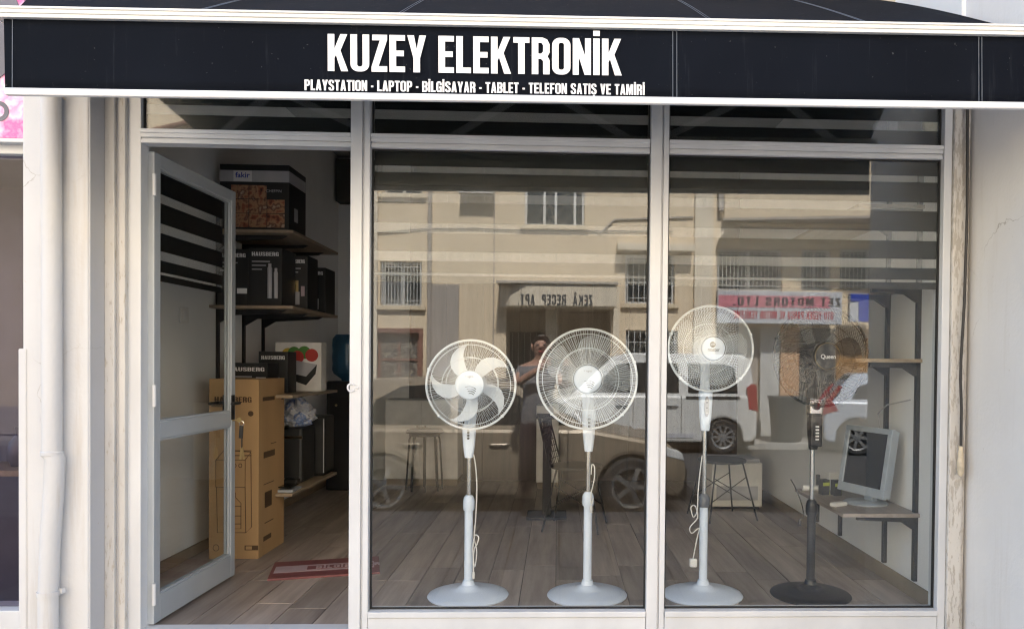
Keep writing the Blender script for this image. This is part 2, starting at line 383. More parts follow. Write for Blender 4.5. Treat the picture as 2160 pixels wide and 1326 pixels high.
FONT = {
 'I': (.17, [[(0,0),(s_,0),(s_,1),(0,1)]]),
 'L': (.38, [[(0,0),(.38,0),(.38,t_),(s_,t_),(s_,1),(0,1)]]),
 'E': (.40, [[(0,0),(.4,0),(.4,t_),(s_,t_),(s_,.43),(.37,.43),(.37,.58),(s_,.58),(s_,1-t_),(.4,1-t_),(.4,1),(0,1)]]),
 'F': (.39, [[(0,0),(s_,0),(s_,.42),(.35,.42),(.35,.57),(s_,.57),(s_,1-t_),(.39,1-t_),(.39,1),(0,1)]]),
 'T': (.42, [[(.125,0),(.295,0),(.295,1-t_),(.42,1-t_),(.42,1),(0,1),(0,1-t_),(.125,1-t_)]]),
 'H': (.48, [[(0,0),(s_,0),(s_,.42),(.31,.42),(.31,0),(.48,0),(.48,1),(.31,1),(.31,.58),(s_,.58),(s_,1),(0,1)]]),
 'K': (.52, [[(0,0),(s_,0),(s_,.36),(.21,.44),(.34,0),(.52,0),(.325,.56),(.5,1),(.325,1),(s_,.6),(s_,1),(0,1)]]),
 'Z': (.40, [[(0,0),(.4,0),(.4,t_),(.18,t_),(.4,.87),(.4,1),(.02,1),(.02,1-t_),(.215,1-t_),(0,.13)]]),
 'Y': (.48, [[(.155,0),(.325,0),(.325,.38),(.48,1),(.31,1),(.24,.62),(.17,1),(0,1),(.155,.38)]]),
 'V': (.46, [[(.145,0),(.315,0),(.46,1),(.29,1),(.23,.4),(.17,1),(0,1)]]),
 'A': (.47, _A), 'N': (.475, [[(0,0),(.155,0),(.155,.5),(.31,0),(.475,0),(.475,1),(.32,1),(.32,.52),(.165,1),(0,1)]]),
 'M': (.61, [[(0,0),(.15,0),(.15,.6),(.25,0),(.36,0),(.46,.6),(.46,0),(.61,0),(.61,1),(.39,1),(.305,.5),(.22,1),(0,1)]]),
 'U': (.48, [[(0,1)] + arc(.2, .2, .2, .2, 180, 270) + arc(.28, .2, .2, .2, 270, 360) + [(.48,1),(.31,1)] + arc(.24, .19, .07, .06, 0, -180) + [(.17,1)]]),
 'O': (.48, [rrect(0, 0, .48, 1, .2), rrect(.17, .13, .31, .87, .06)]),
 'D': (.47, [[(0,0)] + arc(.28, .19, .19, .19, -90, 0) + arc(.28, .81, .19, .19, 0, 90) + [(0,1)], [(s_,.14),(.27,.14),(.30,.2),(.30,.8),(.27,.86),(s_,.86)]]),
 'P': (.46, [[(0,0),(s_,0),(s_,.4),(.28,.4),(.4,.45),(.46,.58),(.46,.82),(.4,.95),(.28,1),(0,1)], [(s_,.54),(.25,.54),(.29,.6),(.29,.8),(.25,.86),(s_,.86)]]),
 'R': (.47, [[(0,0),(s_,0),(s_,.42),(.24,.42),(.295,.36),(.295,0),(.465,0),(.465,.38),(.41,.49),(.465,.6),(.465,.82),(.4,.95),(.28,1),(0,1)], [(s_,.56),(.25,.56),(.295,.62),(.295,.79),(.25,.86),(s_,.86)]]),
 'B': (.47, [[(0,0),(.3,0),(.42,.05),(.47,.18),(.47,.36),(.41,.5),(.465,.62),(.465,.83),(.41,.95),(.29,1),(0,1)], [(s_,.13),(.26,.13),(.3,.19),(.3,.38),(.26,.44),(s_,.44)], [(s_,.57),(.25,.57),(.295,.63),(.295,.81),(.25,.87),(s_,.87)]]),
 'S': (.47, [_S]), 'C': (.46, [_C]),
 'G': (.46, [[(.46,.64),(.46,.82),(.4,.95),(.3,1),(.17,1),(.06,.95),(0,.82),(0,.18),(.06,.05),(.17,0),(.25,0),(.31,.06),(.33,0),(.46,0),(.46,.52),(.25,.52),(.25,.38),(.3,.38),(.3,.18),(.265,.13),(.2,.13),(.17,.18),(.17,.82),(.2,.87),(.265,.87),(.3,.82),(.3,.64)]]),
 '-': (.20, [[(0,.36),(.2,.36),(.2,.51),(0,.51)]]), '.': (.16, [[(0,0),(.16,0),(.16,.16),(0,.16)]]), ' ': (.2, []),
}
FONT['İ'] = (.17, FONT['I'][1] + [[(0,1.07),(s_,1.07),(s_,1.21),(0,1.21)]])
FONT['Ş'] = (.47, [_S, [(.19,-.05),(.3,-.05),(.29,-.18),(.15,-.18),(.15,-.12),(.22,-.12)]])
FONT['Ç'] = (.46, [_C, [(.19,-.05),(.3,-.05),(.29,-.18),(.15,-.18),(.15,-.12),(.22,-.12)]])
FONT['Â'] = (.47, _A + [[(.06,1.06),(.16,1.06),(.235,1.15),(.31,1.06),(.41,1.06),(.29,1.25),(.18,1.25)]])
def curve_mesh(cu):
    o = bpy.data.objects.new('tmp', cu); COL.objects.link(o)
    bpy.context.view_layer.update()
    me = bpy.data.meshes.new_from_object(o.evaluated_get(bpy.context.evaluated_depsgraph_get()))
    bpy.data.objects.remove(o); return me
def caps(name, txt, m, parent, org, w, h, rot=(90, 0, 0), gap=.055, thick=.0008):
    """block capitals, w wide and h high, lower left corner at org"""
    cu = bpy.data.curves.new(name, 'CURVE'); cu.dimensions = '2D'; cu.fill_mode = 'BOTH'; cu.extrude = thick
    x = 0; loops = []
    for ch in txt:
        wd, ls = FONT[ch]
        for lp in ls: loops.append([(x + a, b) for a, b in lp])
        x += wd + gap
    k = w / (x - gap)
    for lp in loops:
        sp = cu.splines.new('POLY'); sp.points.add(len(lp) - 1); sp.use_cyclic_u = True
        for q, (a, b) in zip(sp.points, lp): q.co = (a * k, b * h, 0, 1)
    me = curve_mesh(cu); me.name = name; me.materials.clear(); me.materials.append(m)
    o = mobj(name, me, parent); o.location = org; o.rotation_euler = tuple(R(a) for a in rot); return o
def words(name, txt, m, parent, org, w, h, rot=(90, 0, 0), thick=.0006, bold=.0):
    """plain mixed-case writing, centred on org"""
    cu = bpy.data.curves.new(name, 'FONT'); cu.body = txt; cu.align_x = 'CENTER'; cu.align_y = 'CENTER'; cu.offset = bold
    me = curve_mesh(cu); me.name = name; me.materials.clear(); me.materials.append(m)
    xs = [v.co.x for v in me.vertices]; ys = [v.co.y for v in me.vertices]
    cx, cy_, dx, dy = (min(xs)+max(xs))/2, (min(ys)+max(ys))/2, max(xs)-min(xs), max(ys)-min(ys)
    for v in me.vertices: v.co = ((v.co.x - cx) * w / dx, (v.co.y - cy_) * h / dy, 0)
    o = mobj(name, me, parent); o.location = org; o.rotation_euler = tuple(R(a) for a in rot); return o

# ================================================================== SETTING
FZ, SW, RD = -.045, -.30, -.42                   # shop floor, pavement, road levels
def fl(px, py, z=FZ):
    d = CAM_R @ Vector(((px - PPX) / FPX, -(py - PPY) / FPX, -1)); return CAM_P + d * ((z - CAM_P.z) / d.z)
def struct(o): return tag(o, kind='structure')
struct(box('ground', M['ground'], None, -150, 150, -150, 150, RD - .6, RD - .05))
struct(box('road', M['asphalt'], None, -40, 40, -11.0, -4.15, RD - .05, RD))
pav = struct(box('pavement', M['subfloor'], None, -14, 14, -4.0, -.02, RD - .05, SW - .012))
far_pav = struct(box('far_pavement', M['kerb'], None, -20, 20, -13.2, -11.12, RD - .05, SW - .03))
struct(box('verge', M['tile'], None, -14, 14, -.02, .3, RD - .05, SW - .02))
tme = None
for i in range(-9, 10):
    for j in range(10):
        x0, y0 = i * .4 + .03, -.03 - (j + 1) * .4
        if tme is None:
            o = MB().box(.006, .394, .006, .394, 0, .03).build('paving_tile', M['tile'], pav, bevel=.004); tme = o.data
        else: o = mobj('paving_tile', tme, pav, bevel=.004)
        o.location = (x0, y0, SW - .03 + random.uniform(-.002, .002)); o.rotation_euler = (random.uniform(-.003, .003), random.uniform(-.003, .003), 0)
kme = None
for i in range(-8, 9):
    for yy, par in ((-4.15, pav), (-11.13, far_pav)):
        if kme is None: o = MB().box(.004, .996, 0, .14, 0, .16).build('kerb_stone', M['kerb'], par, bevel=.012); kme = o.data
        else: o = mobj('kerb_stone', kme, par, bevel=.012)
        o.location = (i * 1.0, yy, RD - .04 + random.uniform(-.004, .004))

# ------------------------------------------------------------------ shop building
LW, RW, BW = -2.30, 1.93, 4.55                   # room: left wall, right wall, back wall
sb = thing('shop_building', 'white rendered building holding the electronics shop', 'building')
box('front_pillar', M['wall'], sb, -2.32, -2.04, -.17, .12, SW - .1, 2.70, .008)
box('pillar_plinth', M['wall'], sb, -2.336, -2.3, -.175, .1, SW - .1, 1.24, .006)
box('reveal_face', M['reveal'], sb, -2.06, -2.036, -.165, .05, SW, 2.9, .003)
box('peeling_jamb_strip', M['peel'], sb, -2.036, -1.992, -.062, .05, SW, 2.75, .004)
box('peeling_jamb_strip', M['reveal'], sb, -1.992, -1.978, -.040, .05, SW, 2.75)
box('peeling_jamb_strip', M['peel'], sb, -1.978, -1.950, -.052, .05, SW, 2.75, .004)
box('peeling_jamb_strip', M['peel2'], sb, 1.852, 1.918, -.055, .05, SW, 2.75, .005)
box('peeling_jamb_strip', M['peel2'], sb, 1.918, 1.94, -.03, .05, SW, 2.75)
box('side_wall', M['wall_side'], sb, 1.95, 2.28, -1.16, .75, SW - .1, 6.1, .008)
box('head_wall', M['wall'], sb, -2.04, 1.945, -.02, .08, 2.622, 2.68)
box('lean_roof', M['upper'], sb, -2.32, 1.948, -.03, .78, 2.682, 2.755)
box('upper_wall', M['upper'], sb, -9, 1.948, .79, 1.0, 2.76, 6.15)
box('upper_wall', M['wall'], sb, 2.285, 9, -.1, 1.0, SW - .1, 6.15)
box('roof_slab', M['upper'], sb, -9, 9, 1.0, 9, 3.42, 6.15)
box('interior_wall', M['room'], sb, LW - .12, LW, .08, BW + .1, FZ - .2, 3.35)
box('interior_wall', M['room'], sb, RW, RW + .12, .05, BW + .1, FZ - .2, 3.35)
box('interior_wall', M['room'], sb, LW - .12, RW + .12, BW + .002, BW + .12, FZ - .2, 3.36)
box('interior_wall', M['room'], sb, LW, LW + .245, .125, .16, FZ, 2.68)
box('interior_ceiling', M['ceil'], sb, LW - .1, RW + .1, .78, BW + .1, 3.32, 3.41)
M['added_dark'] = wood('added_dark_brown_boards', (.06, .044, .034), (.14, .105, .08), grain=(10, 10, .8), rnd=.3)  # dark boards added over the white back wall to darken the room's end
for i in range(9): box('added_dark_panel', M['added_dark'], sb, -1.55 + i * .385, -1.55 + i * .385 + .384, BW - .028, BW - .012, FZ, 3.3, .002)
box('added_dark_backing', M['added_dark'], sb, -1.55, RW - .001, BW - .0118, BW - .001, FZ, 3.3)
box('skirting_board', M['lightbrown'], sb, RW - .014, RW - .001, .06, BW, FZ, FZ + .085, .003)
box('skirting_board', M['lightbrown'], sb, LW + .001, LW + .014, .17, BW, FZ, FZ + .07, .003)
mb = MB()
for (px, py) in ((2000, 245), (1975, 260), (1968, 290), (1982, 300)):
    c = at(px, py, -.01); mb.ball((c.x - .02, .035, c.z), .028, .012, .05, 8, 5)
mb.build('torn_filler', M['foam'], sb)

floor = struct(box('shop_floor', M['subfloor'], None, LW - .1, RW + .1, -.02, BW + .1, FZ - .2, FZ - .010))
pw, plen = .192, 1.215; nx = int((RW - LW) / pw) + 1
pm_cache = {}
for i in range(nx):
    x0 = LW + i * pw; y = -.02 - random.uniform(0, .9) if i % 3 else -.02 - .4
    w = min(pw, RW - x0)
    while y < BW:
        a, b = max(y, .0), min(y + plen, BW)
        if b - a > .03:
            key = (round(w, 3), round(b - a, 2))
            if key not in pm_cache:
                o = MB().box(.0018, w - .0018, .0015, b - a - .0015, 0, .010).build('plank', M['laminate'], floor, bevel=.0012); pm_cache[key] = o.data
            else: o = mobj('plank', pm_cache[key], floor, bevel=.0012)
            o.location = (x0, a, FZ - .010)
        y += plen

# ------------------------------------------------------------------ shop front frame and glass
fr = thing('shopfront_frame', 'white aluminium shopfront frame with two tall window panes', 'shop window')
A = M['alu']
def mullion(x0, x1, z0=-.2, z1=2.64):
    mb = MB(); w = x1 - x0
    mb.box(x0, x0 + w * .60, -.045, .045, z0, z1)
    mb.box(x0 + w * .60, x0 + w * .70, -.032, .045, z0, z1)
    mb.box(x0 + w * .70, x1, -.040, .045, z0, z1)
    return mb.build('mullion', A, fr, bevel=.003)
mullion(-.950, -.863); mullion(.425, .510)
box('jamb', A, fr, -1.952, -1.893, -.028, .05, SW + .05, 2.64, .003)
box('jamb', A, fr, 1.812, 1.850, -.04, .05, -.2, 2.64, .003)
box('threshold', A, fr, -1.893, -.95, -.03, .05, SW + .05, FZ + .006, .003)
for x0, x1 in ((-1.893, -.952), (-.861, .423), (.512, 1.810)):
    mb = MB()
    for za, zb, yy in ((2.178, 2.196, -.030), (2.196, 2.203, -.022), (2.203, 2.222, -.034), (2.222, 2.240, -.040)): mb.box(x0, x1, yy, .04, za, zb)
    mb.build('transom_rail', A, fr, bevel=.002)
    box('head_rail', A, fr, x0, x1, -.03, .04, 2.56, 2.62, .003)
for x0, x1 in ((-.861, .423), (.512, 1.810)):
    mb = MB(); mb.box(x0, x1, -.052, .045, .020, .047); mb.box(x0, x1, -.044, .045, -.2, .018)
    mb.build('sill', A, fr, bevel=.003)
panes = [(-.861, .423, .047, 2.178), (.512, 1.810, .047, 2.178), (-1.893, -.952, 2.24, 2.56), (-.861, .423, 2.24, 2.56), (.512, 1.810, 2.24, 2.56)]
gaps = [(2.075, 2.105), (1.938, 1.980), (1.797, 1.842), (1.668, 1.711), (1.600, 1.612)]
def film(x0, x1, z0, z1, y, par):
    edges = [z1]
    for a, b in gaps:
        if z0 < a and b < z1: edges += [b, a]
    edges.append(max(z0, 1.568))
    for k in range(0, len(edges), 2): box('tint_film_band', M['film'], par, x0, x1, y, y + .0008, edges[k+1], edges[k])
    for k in range(1, len(edges) - 1, 2): box('added_haze_strip', M['gap_haze'], par, x0, x1, y, y + .0008, edges[k+1] + .0005, edges[k] - .0005)  # the gaps are clear; these added sheets only lighten them
for i, (x0, x1, z0, z1) in enumerate(panes):
    mb = MB(); e = .012                                  # gasket round the pane
    for a in ((x0, x1, z0, z0 + .006), (x0, x1, z1 - .006, z1), (x0, x0 + .006, z0 + .006, z1 - .006), (x1 - .006, x1, z0 + .006, z1 - .006)):
        mb.box(a[0], a[1], -.008, .008, a[2], a[3])
    mb.build('gasket', M['gasket'], fr)
    box('window_pane', M['glass'], fr, x0 + .004, x1 - .004, -.003, .003, z0 + .004, z1 - .004)
    if i < 2: film(x0 + .008, x1 - .008, z0, z1 - .007, .0042, fr)
    else:
        for a, b in ((z0 + .008, 2.318), (2.362, z1 - .01)): box('tint_film_band', M['film'], fr, x0 + .008, x1 - .008, .0042, .005, a, b)
        box('added_haze_strip', M['gap_haze'], fr, x0 + .008, x1 - .008, .0042, .005, 2.3185, 2.3615)
lc = at(741, 817, -.05)
mb = MB(); mb.tube([(lc.x + .016 * math.cos(R(a)), -.052, lc.z + .018 * math.sin(R(a))) for a in range(40, 330, 20)], .004, 6); mb.ball((lc.x + .026, -.046, lc.z), .007, .006, .007, 8, 5)
mb.build('lock_ring', M['white_bar'], fr, smooth=True)

for poly in ([(1838, 268), (1868, 232), (1872, 300), (1842, 300)], [(1872, 240), (1884, 246), (1896, 238), (1888, 302), (1872, 302)], [(1952, 228), (1974, 224), (1976, 290), (1956, 288), (1948, 262)]):
    q = [at(px, py, .02) for px, py in poly]; MB().prism([(v.x, v.z) for v in q], lambda a, b: (a, .014, b), lambda a, b: (a, .016, b)).build('torn_film_flap', M['foam'] if poly[0][0] > 1900 else M['greyprint'], fr)

# ------------------------------------------------------------------ glass door, swung open into the shop
door = thing('glass_door', 'glazed aluminium shop door standing open, keys hanging from its lock', 'door', (-1.885, .03, 0), R(88.5))
DW, DT, DB = .845, 2.155, FZ + .012; D_ = M['alu_door']
box('stile', D_, door, 0, .055, -.022, .022, DB, DT, .003); box('stile', D_, door, DW - .048, DW, -.022, .022, DB, DT, .003)
box('rail', D_, door, .055, DW - .048, -.021, .021, DT - .062, DT - .001, .003)
box('rail', D_, door, .055, DW - .048, -.021, .021, .825, .905, .003); box('rail', D_, door, .055, DW - .048, -.012, .027, .858, .872, .002)
box('kick_rail', D_, door, .055, DW - .048, -.021, .021, DB + .001, DB + .125, .003)
for z0, z1 in ((DB + .125, .825), (.905, DT - .062)):
    box('door_pane', M['glass_d'], door, .057, DW - .050, -.002, .002, z0 + .002, z1 - .002)
    mb = MB()
    for s in (-1, 1):
        for a in ((.055, DW - .048, z0, z0 + .01), (.055, DW - .048, z1 - .01, z1), (.055, .065, z0 + .01, z1 - .01), (DW - .058, DW - .048, z0 + .01, z1 - .01)):
            mb.box(a[0], a[1], min(s * .004, s * .014), max(s * .004, s * .014), a[2], a[3])
    mb.build('glazing_bead', D_, door)
film(.068, DW - .11, 1.5, DT - .075, .0032, door)
for zz in (.06, .98, 1.95):
    MB().lathe([(.009, zz), (.009, zz + .10)], 10, (-.006, -.026, 0)).build('hinge', M['alu'], door, smooth=True)
mb = MB(); mb.tube([(DW - .035, -.022, .955), (DW - .035, -.06, .955), (DW - .13, -.062, .955)], .009, 8); mb.box(DW - .052, DW - .018, -.027, -.0215, .86, 1.0)
mb.build('lever_handle', M['black'], door, smooth=True)
mb = MB(); mb.tube([(DW - .035, .022, .955), (DW - .035, .06, .955), (DW - .13, .062, .955)], .009, 8); mb.box(DW - .052, DW - .018, .0215, .027, .86, 1.0)
mb.build('lever_handle', M['black'], door, smooth=True)
kp = at(505, 885, .84)
keys = thing('key_bunch', 'bunch of keys on a dark strap hanging from the door lock', 'keys', (kp.x, kp.y, kp.z))
MB().lathe([(.013, -.004), (.015, 0), (.013, .004)], 12, (0, 0, 0), 'y').build('key_head', M['brass'], keys, smooth=True)
MB().bar((-.045, 0, -.002), (0, 0, -.002), .004, .008).build('key_blade', M['brass'], keys)
mb = MB(); mb.tube([(.013 * math.cos(R(a)) + .012, 0, .013 * math.sin(R(a)) - .02) for a in range(0, 360, 30)], .002, 5, True); mb.build('key_ring', M['chrome'], keys)
mb = MB(); mb.bar((.012, 0, -.034), (.006, .004, -.105), .02, .008, (0, 1, 0)); mb.bar((.014, 0, -.1), (.014, 0, -.16), .006, .004); mb.build('strap', M['cord_b'], keys)
for k, dx in enumerate((-.008, .010)): MB().bar((.014, 0, -.155), (.014 + dx, .006 * k, -.225), .012, .003, (0, 1, 0)).build('hanging_key', M['brass'], keys)

# ------------------------------------------------------------------ awning
AY = -.74
aw = thing('awning', 'black canvas shop awning with white bars and lettered valance', 'awning', (0, 0, 0)); aw.rotation_euler = (0, -.0094, 0)
AX0, AX1 = -1.992, 1.815; ZT = 2.4735
mb = MB(); N = 44; K = 9
for j in range(K + 1):
    t = j / K; y = AY + .03 + (.74 - AY - .03) * t; z = ZT - .004 + (3.278 - ZT) * t + .010 * math.sin(math.pi * t)
    for i in range(N + 1):
        u = i / N; xl = AX0 + .03 - .80 * t; mb.v.append((xl + (AX1 - .03 - xl) * u, y, z + .006 * math.sin(u * 21) * math.sin(math.pi * t) ))
for j in range(K):
    for i in range(N): q = j * (N + 1) + i; mb.f.append((q, q + 1, q + N + 2, q + N + 1)); mb.m.append(0)
cv = mb.build('canvas', M['fabric'], aw, smooth=True); md = cv.modifiers.new('thickness', 'SOLIDIFY'); md.thickness = .003
def canvas_pt(x, t): return (x, AY + .03 + (.74 - AY - .03) * t, ZT - .004 + (3.278 - ZT) * t + .010 * math.sin(math.pi * t) + .009)
for xs in (-1.35, -.60, .60, 1.22):
    for dx in (0, .012):
        MB().tube([canvas_pt(xs + dx, t / 8) for t in range(9)], .0009, 4).build('seam', M['seam'], cv)
mb = MB()
for k in range(5): mb.box(AX0, AX1, AY - (.020 if k % 2 == 0 else .015), AY + .035, ZT - .041 + k * .0082, ZT - .041 + (k + 1) * .0082 - .0003)
fb = mb.build('front_profile', M['rusty_white'], aw, bevel=.0015)
box('end_cap', M['white_bar'], fb, AX0 - .012, AX0 - .001, AY - .022, AY + .037, ZT - .043, ZT + .002, .003)
box('end_cap', M['white_bar'], fb, AX1 + .001, AX1 + .012, AY - .022, AY + .037, ZT - .043, ZT + .002, .003)
mb = MB(); N = 120; K = 6; zv0, zv1 = 2.184, ZT - .039
def val_y(u, t): return AY - .002 + (.0035 * math.sin(u * 37) + .003 * math.sin(u * 83 + 1)) * (1 - t) * .8
for j in range(K + 1):
    t = j / K
    for i in range(N + 1):
        u = i / N; mb.v.append((AX0 + .018 + (AX1 - AX0 - .036) * u, val_y(u, t), zv0 + (zv1 - zv0) * t))
for j in range(K):
    for i in range(N): q = j * (N + 1) + i; mb.f.append((q, q + 1, q + N + 2, q + N + 1)); mb.m.append(0)
val = mb.build('valance', M['fabric'], aw, smooth=True, fix=False); md = val.modifiers.new('thickness', 'SOLIDIFY'); md.thickness = .0015
for xs in (AX0 + .05, .44, .455, 1.60, 1.612): MB().tube([(xs, AY - .010, zv0 + .002), (xs, AY - .0075, (zv0 + zv1) / 2), (xs, AY - .005, zv1)], .0012, 4).build('seam', M['seam'], val)
caps('shop_name_lettering', 'KUZEY ELEKTRONİK', M['letter'], val, (-.824, AY - .0088, 2.262), 1.074, .134, gap=.06)
caps('trade_lettering', 'PLAYSTATION - LAPTOP - BİLGİSAYAR - TABLET - TELEFON SATIŞ VE TAMİRİ', M['letter'], val, (-.908, AY - .0088, 2.1915), 1.243, .0385, gap=.07)
mb = MB(); mb.box(AX0 + .022, AX1 - .02, AY - .012, AY + .010, 2.160, 2.186); mb.build('bottom_bar', M['white_bar'], aw, bevel=.005)
for xa, sgn in ((-.95, -1), (-.6, 1), (.44, -1), (.56, 1), (1.6, -1), (-1.85, 1)):
    e = (xa + sgn * .42, -.36, 2.56)
    ar = MB().bar((xa, -.05, 2.70), e, .045, .03).bar(e, (xa + sgn * .02, AY + .045, ZT - .03), .04, .026).build('folding_arm', M['alu'], aw, bevel=.004)
box('wall_bracket_bar', M['alu'], aw, AX0 + .05, AX1 - .05, -.10, -.062, 2.68, 2.72, .004)
box('roller_tube', M['alu'], aw, AX0 + .02, AX1 - .02, .70, .755, 3.16, 3.235, .02)

# ------------------------------------------------------------------ pipe, cord, neighbour
pp = [at(px, py, -.215) for px, py in ((107, 150), (109, 500), (110, 955), (116, 966), (113, 1040), (106, 1140), (102, 1250), (102, 1420))]
dp = thing('drain_pipe', 'white painted drain pipe running down the left pillar', 'pipe', (pp[-1].x, pp[-1].y, SW))
o = MB().tube([p - dp.location for p in pp[:3]], .0385, 16).build('upper_pipe', M['pipe'], dp, smooth=True)
MB().tube([p - dp.location for p in pp[2:]], [.040, .0395, .039, .039, .039, .039], 16).build('lower_pipe', M['pipe'], dp, smooth=True)
j = pp[2] - dp.location; MB().lathe([(.040, -.012), (.0435, -.008), (.0435, .006), (.040, .01)], 16, (j.x, j.y, j.z)).build('joint_collar', M['pipe'], dp, smooth=True)
for c in (pp[6],):
    q = c - dp.location; mb = MB(); mb.lathe([(.040, -.01), (.044, -.01), (.044, .01), (.040, .01)], 16, (q.x, q.y, q.z)); mb.bar((q.x + .03, q.y + .02, q.z + .004), (q.x + .058, q.y + .01, q.z + .008), .016, .02); mb.bar((q.x - .06, q.y + .04, q.z), (q.x - .03, q.y + .02, q.z), .016, .012)
    mb.build('pipe_clamp', M['pipe'], dp, smooth=True)
q = at(112, 200, -.215) - dp.location
MB().tube([(q.x - .045, q.y - .03, q.z), (q.x, q.y - .045, q.z - .006), (q.x + .045, q.y - .03, q.z + .003), (q.x + .05, q.y, q.z - .02)], .003, 5).build('binding_wire', M['handle'], dp)
cp = [at(px, py, -.09) for px, py in ((2041, 190), (2040, 450), (2034, 640), (2027, 760), (2026, 800), (2028, 860), (2027, 942))]
co = thing('shutter_pull_cord', 'dark pull cord with a pale handle hanging beside the right jamb', 'pull cord', (cp[-1].x, cp[-1].y, cp[-1].z))
MB().tube([p - co.location for p in cp], .0068, 8).build('cord', M['cord_b'], co, smooth=True)
MB().lathe([(.008, .004), (.011, .0), (.009, -.012), (.013, -.05), (.017, -.09), (.014, -.125), (.005, -.138)], 12).build('grip', M['handle'], co, smooth=True)

M['glass_n'] = glass('neighbour_glass', .02, (.75, .72, .76))
nb = thing('neighbour_shopfront', 'dark glazed front of the neighbouring shop left of the pillar', 'shop window')
box('window_pane', M['glass_n'], nb, -4.2, -2.34, -.05, -.044, .08, 2.1)
box('sill', M['alu'], nb, -4.2, -2.335, -.10, .05, SW, .075, .004); box('head_rail', M['alu'], nb, -4.2, -2.325, -.09, .02, 2.10, 2.15, .004)
box('dark_interior', M['signgrey'], nb, -4.2, -2.43, .9, 1.0, SW, 2.6); box('dark_interior', M['signgrey'], nb, -4.2, -2.335, -.02, .9, 2.16, 2.3)
box('display_shelf', M['shelf'], nb, -4.0, -2.45, .25, .6, .62, .65, .003)
for i in range(5):
    x = -3.3 + i * .19; MB().lathe([(.04, 0), (.06, .05), (.05, .12), (.02, .16), (.026, .2)], 12, (x, .42, .65)).build('vase', M['signgrey'] if i % 2 else M['fangrey'], nb, smooth=True)
ns = thing('neighbour_sign', 'pink flower printed fascia sign of the neighbouring shop', 'sign', (-3.3, -.13, 2.155))
box('sign_panel', M['pink'], ns, -1, .968, -.01, .02, .0, .75, .003); box('sign_frame', M['alu'], ns, -1, .972, -.014, .03, -.018, -.001, .002)
mb = MB(); mb.lathe([(.27, -.002), (.27, .002)], 40, (.70, -.0135, .47), 'y'); mb.build('grey_disc', M['signgrey'], ns)
words('sign_letter', 'O', M['signgrey'], ns, (.862, -.0125, .115), .085, .088, bold=.04)

